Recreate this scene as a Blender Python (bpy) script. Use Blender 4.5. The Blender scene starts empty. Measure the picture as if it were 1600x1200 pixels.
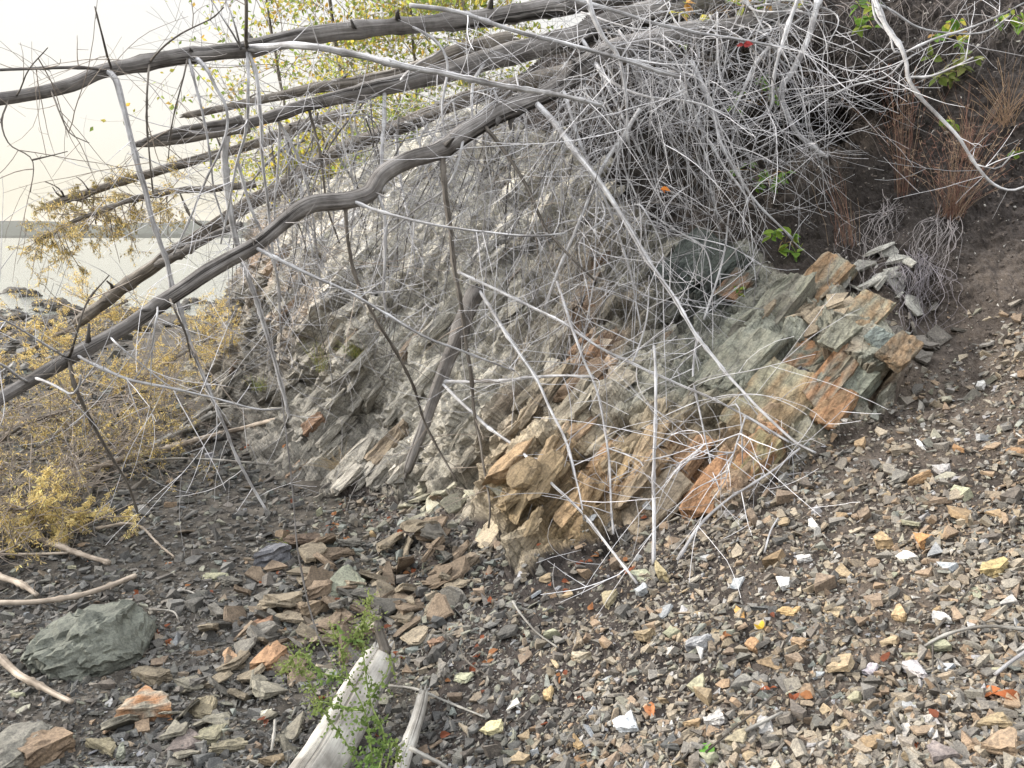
import bpy, bmesh, math, random
import numpy as np
from mathutils import Vector, Matrix

# ------------------------------------------------------------------ camera, sky, sun, exposure
sc = bpy.context.scene
F = 1209.0; PITCH = math.radians(10.8); CAMZ = 1.6
cam_d = bpy.data.cameras.new('camera'); cam = bpy.data.objects.new('camera', cam_d)
sc.collection.objects.link(cam); sc.camera = cam
cam_d.sensor_width = 36.0; cam_d.lens = 36.0 * F / 1600.0
cam_d.clip_start = 0.05; cam_d.clip_end = 9000
cam.location = (0, 0, CAMZ); cam.rotation_euler = (math.pi / 2 - PITCH, 0, 0)
SUN_EL, SUN_AZ = math.radians(24), math.radians(-78)       # azimuth measured from +Y towards +X
world = bpy.data.worlds.new("World"); sc.world = world; world.use_nodes = True
wn = world.node_tree; wn.nodes.clear()
wo = wn.nodes.new('ShaderNodeOutputWorld'); wb = wn.nodes.new('ShaderNodeBackground')
sky = wn.nodes.new('ShaderNodeTexSky'); sky.sky_type = 'NISHITA'; sky.sun_disc = False
sky.sun_elevation = SUN_EL; sky.sun_rotation = SUN_AZ
sky.air_density = 1.0; sky.dust_density = 4.0; sky.ozone_density = 1.0
hsv = wn.nodes.new('ShaderNodeHueSaturation'); hsv.inputs['Saturation'].default_value = 0.42
thin = wn.nodes.new('ShaderNodeMix'); thin.data_type = 'RGBA'; thin.inputs[0].default_value = 0.86
# a thin cloud veil, brighter overhead than at the horizon, cream low down
tc = wn.nodes.new('ShaderNodeTexCoord'); sx = wn.nodes.new('ShaderNodeSeparateXYZ'); wn.links.new(tc.outputs['Generated'], sx.inputs[0])
vr = wn.nodes.new('ShaderNodeValToRGB'); wn.links.new(sx.outputs[2], vr.inputs[0]); ve = vr.color_ramp.elements
for pos, c in [(.03, (.235, .222, .178)), (.12, (.27, .258, .23)), (.32, (.28, .279, .276)), (.6, (.72, .73, .74))]: e = ve.new(pos); e.color = (*c, 1)
ve[0].color = (.245, .212, .160, 1); ve[-1].color = (1, 1, 1, 1); ve[-1].position = .95
vs = wn.nodes.new('ShaderNodeVectorMath'); vs.operation = 'SCALE'; vs.inputs['Scale'].default_value = 18.0; wn.links.new(vr.outputs[0], vs.inputs[0]); wn.links.new(vs.outputs[0], thin.inputs[7])
wn.links.new(sky.outputs[0], hsv.inputs['Color']); wn.links.new(hsv.outputs[0], thin.inputs[6])
wn.links.new(thin.outputs[2], wb.inputs[0]); wb.inputs[1].default_value = 0.11
wn.links.new(wb.outputs[0], wo.inputs[0])
sl = bpy.data.lights.new('sun', 'SUN'); sun = bpy.data.objects.new('sun', sl); sc.collection.objects.link(sun)
sl.energy = 3.6; sl.angle = math.radians(9); sl.color = (1.0, 0.92, 0.81)
sd = Vector((math.sin(SUN_AZ) * math.cos(SUN_EL), math.cos(SUN_AZ) * math.cos(SUN_EL), math.sin(SUN_EL)))
sun.rotation_euler = sd.to_track_quat('Z', 'Y').to_euler()
sc.view_settings.view_transform = 'Standard'; sc.view_settings.look = 'None'
sc.view_settings.exposure = 0.93; sc.view_settings.gamma = 1.0
sc.cycles.max_bounces = 6; sc.cycles.transparent_max_bounces = 8

# ------------------------------------------------------------------ geometry helpers
rng = np.random.default_rng(7); random.seed(7)
CP, SP = math.cos(PITCH), math.sin(PITCH)
COL = sc.collection

def ray(px, py):
    dx = (np.asarray(px, float) - 800) / F; dy = (600 - np.asarray(py, float)) / F
    return dx / (CP + dy * SP), (-SP + dy * CP) / (CP + dy * SP)      # x per metre of Y, z per metre of Y

def at(px, py, Y):
    xr, s = ray(px, py); Y = np.asarray(Y, float)
    return np.stack(np.broadcast_arrays(xr * Y, Y, CAMZ + s * Y), -1)

def project(p):
    p = np.asarray(p, float); x, y, z = p[..., 0], p[..., 1], p[..., 2] - CAMZ
    d = y * CP - z * SP; u = y * SP + z * CP
    return 800 + F * x / d, 600 - F * u / d

def hsh(ix, iy, iz, k=0):
    h = (ix.astype(np.int64) * 374761393 + iy.astype(np.int64) * 668265263 + iz.astype(np.int64) * 2147483647 + k * 1274126177) & 0xFFFFFFFF
    h = ((h ^ (h >> 13)) * 1274126177) & 0xFFFFFFFF
    h = ((h ^ (h >> 16)) * 2246822519) & 0xFFFFFFFF
    return ((h ^ (h >> 15)) & 0xFFFFFF) / float(0xFFFFFF)

def vnoise(p, k=0):
    i = np.floor(p); f = p - i; f = f * f * (3 - 2 * f); i = i.astype(np.int64); r = 0
    for a in (0, 1):
        for b in (0, 1):
            for c in (0, 1):
                w = (f[:, 0] if a else 1 - f[:, 0]) * (f[:, 1] if b else 1 - f[:, 1]) * (f[:, 2] if c else 1 - f[:, 2])
                r = r + w * hsh(i[:, 0] + a, i[:, 1] + b, i[:, 2] + c, k)
    return r * 2 - 1

def fbm(p, o=4, k=0):
    r = 0; a = 1.0; t = 0
    for j in range(o):
        r = r + a * vnoise(p * 2.03 ** j + 17.3 * j, k + j); t += a; a *= .5
    return r / t

def facets(p, k=0, slope=.6):
    """plates of random height and tilt: returns displacement, a random value per plate, and closeness to a joint"""
    i = np.floor(p).astype(np.int64); n = len(p)
    d1 = np.full(n, 9.); d2 = np.full(n, 9.); disp = np.zeros(n); rid = np.zeros(n)
    for a in (-1, 0, 1):
        for b in (-1, 0, 1):
            for c in (-1, 0, 1):
                x, y, z = i[:, 0] + a, i[:, 1] + b, i[:, 2] + c
                q = p - np.stack([x + hsh(x, y, z, k), y + hsh(x, y, z, k + 1), z + hsh(x, y, z, k + 2)], 1)
                d = np.sqrt((q * q).sum(1)); m = d < d1
                d2 = np.where(m, d1, np.minimum(d2, d))
                h = hsh(x, y, z, k + 3) - .5
                g = slope * ((hsh(x, y, z, k + 4) - .5) * q[:, 0] + (hsh(x, y, z, k + 5) - .5) * q[:, 1] + (hsh(x, y, z, k + 6) - .5) * q[:, 2]) * 2
                disp = np.where(m, h + g, disp); rid = np.where(m, hsh(x, y, z, k + 7), rid); d1 = np.where(m, d, d1)
    return disp, rid, np.clip(1 - (d2 - d1) / .12, 0, 1)

class MB:
    def __init__(s): s.v = []; s.f = []; s.c = []; s.u = []; s.n = 0; s.fl = []
    def add(s, v, f, col=None, uv=None):
        """v (n,3), f (m,3|4) int, col (3,) or (n,3), uv (n,2) per vertex"""
        v = np.asarray(v, float); f = np.asarray(f, np.int64)
        s.v.append(v); s.f.append(f + s.n); s.n += len(v)
        c = np.ones((len(v), 3)) if col is None else np.broadcast_to(np.asarray(col, float), (len(v), 3))
        s.c.append(c); s.u.append(np.zeros((len(v), 2)) if uv is None else uv)
    def tube(s, pts, rad, sides=6, col=None, rough=0., cap=True, seed=0):
        pts = np.asarray(pts, float); n = len(pts); rad = np.broadcast_to(np.asarray(rad, float), (n,))
        t = np.gradient(pts, axis=0); t /= np.linalg.norm(t, axis=1)[:, None] + 1e-12
        a = np.array([0, 0, 1.]) if abs(t[0, 2]) < .9 else np.array([1., 0, 0])
        A = np.empty((n, 3)); a = a - t[0] * a.dot(t[0]); A[0] = a / np.linalg.norm(a)
        for i in range(1, n):
            a = A[i - 1] - t[i] * A[i - 1].dot(t[i]); A[i] = a / (np.linalg.norm(a) + 1e-12)
        B = np.cross(t, A); th = np.arange(sides) * 2 * math.pi / sides
        L = np.concatenate([[0], np.cumsum(np.linalg.norm(np.diff(pts, axis=0), axis=1))])
        R = rad[:, None] * np.ones((1, sides))
        if rough:
            q = np.stack([np.repeat(L * 2.2, sides) + seed, np.tile(np.cos(th) * 2.1, n), np.tile(np.sin(th) * 2.1, n)], 1)
            q2 = q * np.array([2.5, 3.2, 3.2]) + 31
            R = R * (1 + rough * (vnoise(q).reshape(n, sides) * .9 + vnoise(q2).reshape(n, sides) * .6))
        V = pts[:, None] + R[..., None] * (np.cos(th)[None, :, None] * A[:, None] + np.sin(th)[None, :, None] * B[:, None])
        i = np.arange(n - 1)[:, None] * sides; j = np.arange(sides)[None]; k = (j + 1) % sides
        f = np.stack([i + j, i + k, i + sides + k, i + sides + j], -1).reshape(-1, 4)
        uv = np.stack([np.repeat(L, sides), np.tile(np.arange(sides) / sides, n)], 1)
        V = V.reshape(-1, 3)
        if cap and sides >= 5:
            V = np.concatenate([V, pts[:1], pts[-1:]]); m = n * sides
            jj = np.arange(sides); kk = (jj + 1) % sides
            f2 = np.concatenate([np.stack([np.full(sides, m), kk, jj, jj], 1), np.stack([np.full(sides, m + 1), m - sides + jj, m - sides + kk, m - sides + kk], 1)])
            uv = np.concatenate([uv, [[0, .5]], [[L[-1], .5]]])
            s.add(V, f, col, uv); s.f.append(f2 + s.n - len(V))
        else: s.add(V, f, col, uv)
    def build(s, name, mat, parent=None, loc=None, smooth=False):
        me = bpy.data.meshes.new(name)
        v = np.concatenate(s.v); c = np.concatenate(s.c); u = np.concatenate(s.u)
        off = np.zeros(3)
        if parent is not None:
            p = parent
            while p is not None: off = off + np.array(p.location); p = p.parent
        elif loc is not None: off = np.array(loc, float)
        v = v - off
        loops = []; lens = []
        for f in s.f:
            if f.shape[1] == 4:
                tri = f[:, 2] == f[:, 3]
                if tri.any():
                    loops.append(f[tri][:, :3].ravel()); lens.append(np.full(tri.sum(), 3)); f = f[~tri]
            loops.append(f.ravel()); lens.append(np.full(len(f), f.shape[1]))
        loops = np.concatenate(loops); lens = np.concatenate(lens)
        me.vertices.add(len(v)); me.vertices.foreach_set('co', v.ravel().astype(np.float32))
        me.loops.add(len(loops)); me.loops.foreach_set('vertex_index', loops.astype(np.int32))
        me.polygons.add(len(lens)); me.polygons.foreach_set('loop_start', np.concatenate([[0], np.cumsum(lens)[:-1]]).astype(np.int32))
        me.update(calc_edges=True)
        me.polygons.foreach_set('use_smooth', np.full(len(lens), smooth))
        ca = me.color_attributes.new('Col', 'FLOAT_COLOR', 'POINT')
        ca.data.foreach_set('color', np.concatenate([c, np.ones((len(c), 1))], 1).ravel().astype(np.float32))
        uvl = me.uv_layers.new(name='UVMap'); uvl.data.foreach_set('uv', u[loops].ravel().astype(np.float32))
        me.validate()
        me.materials.append(mat)
        o = bpy.data.objects.new(name, me); COL.objects.link(o)
        if parent is not None: o.parent = parent
        elif loc is not None: o.location = loc
        return o

def tag(o, label=None, cat=None, group=None, kind=None):
    if label: o['label'] = label
    if cat: o['category'] = cat
    if group: o['group'] = group
    if kind: o['kind'] = kind
    return o

def thing(name, label, cat, loc, group=None):
    o = bpy.data.objects.new(name, None); COL.objects.link(o); o.empty_display_size = .1
    o.location = tuple(float(q) for q in loc); return tag(o, label, cat, group)

# ------------------------------------------------------------------ materials
def nodes(name):
    m = bpy.data.materials.new(name); m.use_nodes = True; nt = m.node_tree; b = nt.nodes['Principled BSDF']
    return m, nt, b
def noise_node(nt, scale, detail=6, rough=.6, vec=None, kind='ShaderNodeTexNoise'):
    n = nt.nodes.new(kind); n.inputs['Scale'].default_value = scale
    if 'Detail' in n.inputs: n.inputs['Detail'].default_value = detail
    if 'Roughness' in n.inputs: n.inputs['Roughness'].default_value = rough
    if vec is not None: nt.links.new(vec, n.inputs['Vector'])
    return n
def ramp(nt, src, stops):
    r = nt.nodes.new('ShaderNodeValToRGB'); nt.links.new(src, r.inputs[0]); e = r.color_ramp.elements
    while len(e) < len(stops): e.new(.5)
    for k, (p, c) in enumerate(stops): e[k].position = p; e[k].color = (*c, 1) if len(c) == 3 else c
    return r
def mulc(nt, a, b, fac=1.0, mode='MULTIPLY'):
    m = nt.nodes.new('ShaderNodeMix'); m.data_type = 'RGBA'; m.blend_type = mode; m.inputs[0].default_value = fac
    nt.links.new(a, m.inputs[6]); nt.links.new(b, m.inputs[7]); return m.outputs[2]
def bump(nt, b, h, strength, dist):
    n = nt.nodes.new('ShaderNodeBump'); n.inputs['Strength'].default_value = strength; n.inputs['Distance'].default_value = dist
    nt.links.new(h, n.inputs['Height']); nt.links.new(n.outputs[0], b.inputs['Normal'])

def mat_stone(name, lo=.62, hi=1.25, s1=9., s2=120., bd=.006, rough=.86, spec=.25):
    m, nt, b = nodes(name); col = nt.nodes.new('ShaderNodeAttribute'); col.attribute_name = 'Col'
    g = nt.nodes.new('ShaderNodeNewGeometry').outputs['Position']
    n1 = noise_node(nt, s1, 8, .65, g); n2 = noise_node(nt, s2, 5, .7, g)
    r1 = ramp(nt, n1.outputs[0], [(.3, (lo, lo, lo)), (.7, (hi, hi, hi * .97))]); r2 = ramp(nt, n2.outputs[0], [(.34, (.58, .58, .6)), (.66, (1.32, 1.3, 1.25))])
    nt.links.new(mulc(nt, mulc(nt, col.outputs[0], r1.outputs[0]), r2.outputs[0]), b.inputs['Base Color'])
    b.inputs['Roughness'].default_value = rough; b.inputs['Specular IOR Level'].default_value = spec
    bump(nt, b, n2.outputs[0], 1.0, bd); return m
M_stone = mat_stone('weathered_stone')
M_shard = mat_stone('shale_shard', s1=25, s2=220, bd=.003)
M_soil = mat_stone('dark_soil', .5, 1.5, 14., 260., .008, .95, .1)

def mat_cliff():
    m, nt, b = nodes('bedrock'); col = nt.nodes.new('ShaderNodeAttribute'); col.attribute_name = 'Col'
    g = nt.nodes.new('ShaderNodeNewGeometry').outputs['Position']
    mp = nt.nodes.new('ShaderNodeCombineXYZ')
    for k, (d_, q_) in enumerate([((-.74, -.05, .66), 5.5), ((.24, -.92, .28), 2.4), ((.60, .38, .70), 1.0)]):
        vm = nt.nodes.new('ShaderNodeVectorMath'); vm.operation = 'DOT_PRODUCT'; nt.links.new(g, vm.inputs[0]); vm.inputs[1].default_value = tuple(x * q_ for x in d_); nt.links.new(vm.outputs['Value'], mp.inputs[k])
    n1 = noise_node(nt, 5, 9, .68, mp.outputs[0]); n2 = noise_node(nt, 90, 7, .75, g)
    cr = noise_node(nt, 4.5, 6, .6, mp.outputs[0], 'ShaderNodeTexVoronoi'); cr.feature = 'DISTANCE_TO_EDGE'
    r1 = ramp(nt, n1.outputs[0], [(.28, (.55, .55, .56)), (.5, (1, 1, 1)), (.75, (1.28, 1.27, 1.22))])
    r2 = ramp(nt, n2.outputs[0], [(.34, (.6, .6, .62)), (.66, (1.3, 1.29, 1.25))])
    r3 = ramp(nt, cr.outputs[0], [(0, (.25, .24, .23)), (.03, (1, 1, 1))])
    c = mulc(nt, mulc(nt, mulc(nt, col.outputs[0], r1.outputs[0]), r2.outputs[0]), r3.outputs[0], .6)
    nt.links.new(c, b.inputs['Base Color']); b.inputs['Roughness'].default_value = .85; b.inputs['Specular IOR Level'].default_value = .25
    ad = nt.nodes.new('ShaderNodeMath'); ad.operation = 'MULTIPLY_ADD'; nt.links.new(n1.outputs[0], ad.inputs[0]); ad.inputs[1].default_value = 2.0; nt.links.new(n2.outputs[0], ad.inputs[2])
    bump(nt, b, ad.outputs[0], 1.0, .018); return m
M_cliff = mat_cliff()

def mat_wood(name, c0, c1, dark, crack=.5, bd=.004):
    m, nt, b = nodes(name); uv = nt.nodes.new('ShaderNodeTexCoord').outputs['UV']
    col = nt.nodes.new('ShaderNodeAttribute'); col.attribute_name = 'Col'
    g = nt.nodes.new('ShaderNodeNewGeometry').outputs['Position']
    mp = nt.nodes.new('ShaderNodeMapping'); mp.inputs['Scale'].default_value = (2.2, 26, 1); nt.links.new(uv, mp.inputs[0])
    n1 = noise_node(nt, 1.0, 8, .7, mp.outputs[0]); n2 = noise_node(nt, 7, 5, .6, g)
    mp2 = nt.nodes.new('ShaderNodeMapping'); mp2.inputs['Scale'].default_value = (.8, 9, 1); nt.links.new(uv, mp2.inputs[0])
    n3 = noise_node(nt, 1.0, 4, .55, mp2.outputs[0])
    r1 = ramp(nt, n1.outputs[0], [(.3, c0), (.62, c1)])
    r2 = ramp(nt, n2.outputs[0], [(.35, (.55, .53, .51)), (.65, (1.3, 1.3, 1.28))])
    r3 = ramp(nt, n3.outputs[0], [(.36, dark), (.44, (1, 1, 1))])
    c = mulc(nt, mulc(nt, mulc(nt, r1.outputs[0], r2.outputs[0]), r3.outputs[0], crack), col.outputs[0])
    nt.links.new(c, b.inputs['Base Color']); b.inputs['Roughness'].default_value = .8; b.inputs['Specular IOR Level'].default_value = .2
    ad = nt.nodes.new('ShaderNodeMath'); ad.operation = 'ADD'; nt.links.new(n1.outputs[0], ad.inputs[0]); nt.links.new(r3.outputs[0], ad.inputs[1])
    bump(nt, b, ad.outputs[0], .9, bd); return m
M_wood = mat_wood('weathered_trunk_wood', (.085, .08, .08), (.26, .25, .25), (.12, .11, .105), .95, .014)
M_brown = mat_wood('brown_grey_bark', (.085, .075, .068), (.235, .215, .195), (.2, .18, .16), .85, .014)
M_silver = mat_wood('silver_dead_wood', (.24, .24, .26), (.68, .69, .73), (.30, .28, .27), .8, .007)
M_drift = mat_wood('bleached_driftwood', (.22, .215, .205), (.44, .43, .41), (.2, .18, .16), .9, .008)
M_tan = mat_wood('peeled_tan_wood', (.26, .22, .185), (.46, .40, .34), (.35, .3, .26), .6)

def mat_flat(name, rough=.8, trans=0., bd=0.):
    m, nt, b = nodes(name); col = nt.nodes.new('ShaderNodeAttribute'); col.attribute_name = 'Col'
    g = nt.nodes.new('ShaderNodeNewGeometry').outputs['Position']
    n = noise_node(nt, 40, 4, .6, g); r = ramp(nt, n.outputs[0], [(.3, (.75, .75, .75)), (.7, (1.2, 1.2, 1.2))])
    c = mulc(nt, col.outputs[0], r.outputs[0]); nt.links.new(c, b.inputs['Base Color'])
    b.inputs['Roughness'].default_value = rough; b.inputs['Specular IOR Level'].default_value = .2
    if trans:
        t = nt.nodes.new('ShaderNodeBsdfTranslucent'); nt.links.new(c, t.inputs[0])
        mx = nt.nodes.new('ShaderNodeMixShader'); mx.inputs[0].default_value = trans
        nt.links.new(b.outputs[0], mx.inputs[1]); nt.links.new(t.outputs[0], mx.inputs[2])
        nt.links.new(mx.outputs[0], nt.nodes['Material Output'].inputs[0])
    return m
M_leaf = mat_flat('leaf', .6, .5); M_needle = mat_flat('dry_needles', .7, .45); M_twig = mat_flat('thin_twig', .8); M_grass = mat_flat('dry_grass', .7, .25)

# ------------------------------------------------------------------ the slope: a lofted surface through estimated world points
def scree_Y(px, py):
    xr, s = ray(px, py); return 1.68 / (-s + .42 * xr + .1)
ctrl = []
for px, py in [(800, 1200), (1200, 1200), (1600, 1200), (1900, 1250), (800, 1000), (1200, 1000), (1600, 1000), (650, 1000), (600, 1200), (500, 1000), (650, 850), (1000, 1100),
               (1400, 900), (1600, 800), (1850, 900), (1300, 780), (1200, 850), (1450, 750), (1000, 900), (850, 950), (560, 860), (800, 1500), (1400, 1500), (2000, 1500), (400, 1000), (400, 1300), (300, 800), (300, 1500)]:
    ctrl.append((px, py, float(scree_Y(px, py))))
ctrl += [(640, 760, 4.45), (400, 740, 5.2), (480, 790, 4.7), (300, 640, 8.0), (240, 640, 8.6), (240, 560, 9.3), (340, 600, 7.6), (380, 640, 6.7), (420, 620, 6.5), (350, 520, 8.2), (400, 430, 8.2), (480, 480, 6.5), (500, 330, 7.6), (430, 330, 8.8),
  (520, 620, 5.6), (600, 640, 5.1), (600, 470, 5.6), (640, 340, 6.0), (720, 220, 6.6), (560, 280, 7.2), (720, 640, 4.5), (760, 740, 4.05), (770, 560, 4.8), (800, 440, 5.1), (850, 300, 5.6), (900, 150, 6.2),
  (800, 880, 3.2), (900, 850, 3.15), (850, 770, 3.4), (840, 690, 3.8), (920, 620, 3.9), (980, 720, 3.35), (950, 500, 4.5), (1010, 380, 5.1), (1050, 250, 5.5), (1100, 120, 5.6), (980, 800, 3.2), (1080, 800, 3.05),
  (1050, 680, 3.35), (1060, 580, 3.9), (1150, 620, 3.4), (1140, 500, 4.2), (1200, 500, 3.85), (1260, 430, 4.05), (1160, 410, 4.6), (1160, 300, 5.1), (1250, 700, 3.1), (1250, 600, 3.3), (1400, 630, 3.15), (1350, 550, 3.3), (1300, 460, 3.85), (1400, 430, 3.75),
  (1450, 500, 3.7), (1600, 500, 3.3), (1500, 620, 3.1), (1850, 500, 2.8), (1600, 300, 4.0), (1850, 300, 3.3), (1600, 100, 4.6), (1600, -150, 5.5), (1900, 0, 4.2), (1450, 330, 4.1), (1450, 180, 4.6), (1450, 0, 5.1), (1300, 360, 4.3), (1240, 330, 4.7),
  (1330, 265, 4.75), (1320, 205, 5.9), (1250, 200, 5.9), (1390, 200, 5.0), (1330, 120, 4.95), (1250, 60, 5.3), (1320, 0, 5.4), (1200, 200, 5.6), (1200, 0, 5.7), (1000, 0, 6.0), (1000, -300, 8), (1400, -300, 6.6), (800, 80, 7.0), (600, 150, 8.5), (2200, 800, 1.9), (2200, 0, 3.9)]
ctrl = np.array(ctrl); CX = ctrl[:, :2] / 400.; nC = len(ctrl)
K = np.linalg.norm(CX[:, None] - CX[None], axis=2) - .0
A_ = np.zeros((nC + 3, nC + 3)); A_[:nC, :nC] = K - np.eye(nC) * .02; A_[:nC, nC] = 1; A_[:nC, nC + 1:] = CX; A_[nC, :nC] = 1; A_[nC + 1:, :nC] = CX.T
W_ = np.linalg.solve(A_, np.concatenate([1 / ctrl[:, 2], np.zeros(3)]))
def disparity(px, py):
    P = np.stack([np.ravel(px), np.ravel(py)], 1) / 400.; out = np.empty(len(P))
    for a in range(0, len(P), 40000):
        q = P[a:a + 40000]; out[a:a + 40000] = np.linalg.norm(q[:, None] - CX[None], axis=2) @ W_[:nC] + W_[nC] + q @ W_[nC + 1:]
    return np.maximum(out, 1 / 12.).reshape(np.shape(px))

def pip(px, py, poly):
    px = np.asarray(px, float); py = np.asarray(py, float); ins = np.zeros(px.shape, bool); n = len(poly)
    for i in range(n):
        x0, y0 = poly[i]; x1, y1 = poly[(i + 1) % n]
        if y0 == y1: continue
        ins ^= ((y0 > py) != (y1 > py)) & (px < (x1 - x0) * (py - y0) / (y1 - y0) + x0)
    return ins
def soft(px, py, poly, w=18):
    """soft membership with a ragged edge"""
    r = 0
    for k, (ax, ay) in enumerate([(0, 0), (w, 0), (-w, 0), (0, w), (0, -w), (w * .7, w * .7), (-w * .7, -w * .7)]): r = r + pip(px + ax, py + ay, poly)
    return r / 7.

gx = np.concatenate([np.arange(200, 262, 6), np.arange(262, 1640, 2.6), np.arange(1640, 2200, 12)])
gy = np.concatenate([np.arange(-420, -30, 14), np.arange(-30, 960, 2.6), np.arange(960, 1260, 4.5), np.arange(1260, 1600, 14)])
GX, GY = np.meshgrid(gx, gy); NX, NY = len(gx), len(gy)
D = disparity(GX, GY); P0 = at(GX, GY, 1 / D)
ROCK = [(262, 610), (300, 640), (380, 690), (400, 735), (450, 762), (540, 775), (600, 762), (690, 790), (790, 850), (805, 895), (850, 880), (905, 850), (960, 835), (1060, 800), (1170, 790), (1250, 720), (1290, 690), (1330, 660), (1400, 640), (1410, 590), (1370, 540), (1330, 470), (1310, 415), (1240, 430), (1200, 440), (1150, 370), (1060, 370), (980, 330), (920, 260), (840, 200), (780, 175), (700, 150), (200, 150), (200, 610)]
EDGE = [(255, 640), (285, 600), (300, 560), (322, 520), (338, 490), (366, 455), (374, 430), (384, 390), (398, 345), (440, 312), (520, 276), (600, 244), (690, 196), (790, 126), (890, 50), (960, -30), (1010, -120), (1060, -200), (1100, -300)]
rockm = soft(GX + 14 * np.sin(GY / 23.), GY + 10 * np.sin(GX / 17.), ROCK, 14)
t1 = np.gradient(P0, axis=1); t2 = np.gradient(P0, axis=0); N0 = np.cross(t2, t1); N0 /= np.linalg.norm(N0, axis=2)[..., None]
N0 = np.where((N0 * (np.array([0, 0, CAMZ]) - P0)).sum(2)[..., None] < 0, -N0, N0)
pf = P0.reshape(-1, 3); rm = rockm.ravel()
# strata basis: plates dip steeply, running from lower left to upper right
def rot(ax, deg): return np.array(Matrix.Rotation(math.radians(deg), 3, ax))
E1 = np.array([.60, .38, .70]); E1 /= np.linalg.norm(E1); E3 = np.array([-.74, -.05, .66]); E3 -= E1 * E1.dot(E3); E3 /= np.linalg.norm(E3); E2 = np.cross(E3, E1); Rs = np.stack([E3, E2, E1], 1)
q = pf @ Rs
wob = np.stack([fbm(pf * 2.2, 3, 5), fbm(pf * 2.2 + 9, 3, 6), fbm(pf * 2.2 + 21, 3, 7)], 1)
qa = q + wob * .10
d1, id1, j1 = facets(qa * np.array([4.6, 2.4, 1.3]), 11, .7)
d2, id2, j2 = facets(qa * np.array([14., 8., 4.6]), 31, .9)
d3, id3, j3 = facets((q + wob * .03) * np.array([40., 24., 15.]), 51, .9)
fine = fbm(pf * 9, 4, 70)
def ledges(qq, pitch, k, drop=.25):
    """a staircase across the bedding: each sheet breaks off along a ragged edge"""
    u = qq[:, 0] / pitch + 1.1 * fbm(qq * np.array([.4, 1.6, .9]) / pitch * .22, 3, k); fl = np.floor(u); fr = u - fl
    h = hsh(fl.astype(np.int64), np.floor(qq[:, 1] / pitch * .35 + h0(fl, k)).astype(np.int64), np.floor(qq[:, 2] / pitch * .16 + h0(fl, k + 1)).astype(np.int64), k + 2)
    return h - .5 + .75 * (np.where(fr < .82, fr / .82, (1 - fr) / .18) - .5), h, np.clip(1 - np.abs(fr - .97) / .05, 0, 1)
def h0(fl, k): z = np.zeros(len(fl), np.int64); return hsh(fl.astype(np.int64), z, z, k) * 5
la, lha, lja = ledges(q + wob * .10, .17, 301); lb_, lhb, ljb = ledges(q + wob * .06, .055, 321); lc_, lhc, ljc = ledges(q + wob * .04, .018, 341)
rockd = .13 * d1 + .055 * d2 + .018 * d3 + .075 * la + .003 * lb_ + .014 * fine - .01 * j2 - .015 * j1
clod = fbm(pf * 3, 4, 80); soild = .035 * clod + .022 * fbm(pf * 14, 4, 90) + .012 * np.abs(fbm(pf * 45, 2, 95))
bank = np.clip((560 - GY.ravel()) / 200, 0, 1)
soild = soild * (1 + 1.2 * bank)
disp = rm * (rockd + .05) + (1 - rm) * soild
Pd = (pf + N0.reshape(-1, 3) * disp[:, None]); PG = Pd.reshape(NY, NX, 3)

# colours of the rock and the soil
def gauss(x, y, sx, sy, a=0):
    dx, dy = GX.ravel() - x, GY.ravel() - y; c, s_ = math.cos(a), math.sin(a)
    return np.exp(-(((dx * c + dy * s_) / sx) ** 2 + ((-dx * s_ + dy * c) / sy) ** 2))
def C(*a): return np.array(a, float)
pale = C(.47, .44, .375); grey = C(.235, .222, .20); rust = C(.36, .21, .12); green = C(.235, .255, .215); soilc = C(.056, .05, .05); tan = C(.36, .27, .155); dkgreen = C(.10, .12, .115)
n1 = fbm(pf * 2.5 + 40, 4, 101); n2 = fbm(qa * np.array([6, 2, 1.5]), 4, 111); n3 = fbm(qa * np.array([9, 3, 2.5]) + 5, 4, 121)
def mixc(a, b, t): t = np.clip(t, 0, 1)[:, None]; return a * (1 - t) + b * t
rc = np.broadcast_to(pale, pf.shape).copy()
rc = mixc(rc, grey, 1.2 * (gauss(400, 560, 170, 240) + gauss(540, 710, 140, 110)) + .5 * n1)
rc = mixc(rc, green, .9 * (gauss(1220, 600, 200, 150)) + .4 * n2)
rc = mixc(rc, tan, 1.3 * gauss(880, 790, 110, 110) + .6 * gauss(1080, 720, 200, 70) + .8 * n1 * gauss(900, 650, 260, 200))
ru = gauss(900, 560, 70, 90) + gauss(1000, 740, 120, 60) + .8 * gauss(1230, 700, 60, 40) + .9 * gauss(1330, 620, 80, 60) + .8 * gauss(500, 470, 60, 90) + .5 * gauss(860, 660, 80, 80) + .6 * gauss(1130, 770, 60, 40) + .45 * gauss(430, 400, 60, 100) + .5 * gauss(940, 440, 60, 60)
rc = mixc(rc, rust, 1.5 * ru * np.clip(.25 + 1.6 * n3 + .6 * (id1 - .5), 0, 1))
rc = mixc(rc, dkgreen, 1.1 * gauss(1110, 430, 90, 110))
rc = mixc(rc, C(.66, .64, .58), 1.25 * gauss(670, 400, 180, 290))
rc = rc * (.78 + .3 * id1 + .22 * (id2 - .3) + .16 * (id3 - .5))[:, None]
rc = rc * np.array([1.2, 1.205, 1.215]) * (.94 + .2 * (lhb - .3))[:, None]
rc = rc * (1 - .3 * np.maximum(np.maximum(j1, .5 * j2), .4 * ljb))[:, None]
so = soilc * (1 + .45 * clod[:, None]) * (1 + .5 * (hsh(*[np.floor(pf[:, k] * 90).astype(np.int64) for k in range(3)]) - .5))[:, None]
so = mixc(so, C(.135, .113, .098), (1 - bank) * (.6 + .6 * clod) * np.clip((GX.ravel() - 900) / 500, .2, 1))
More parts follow.
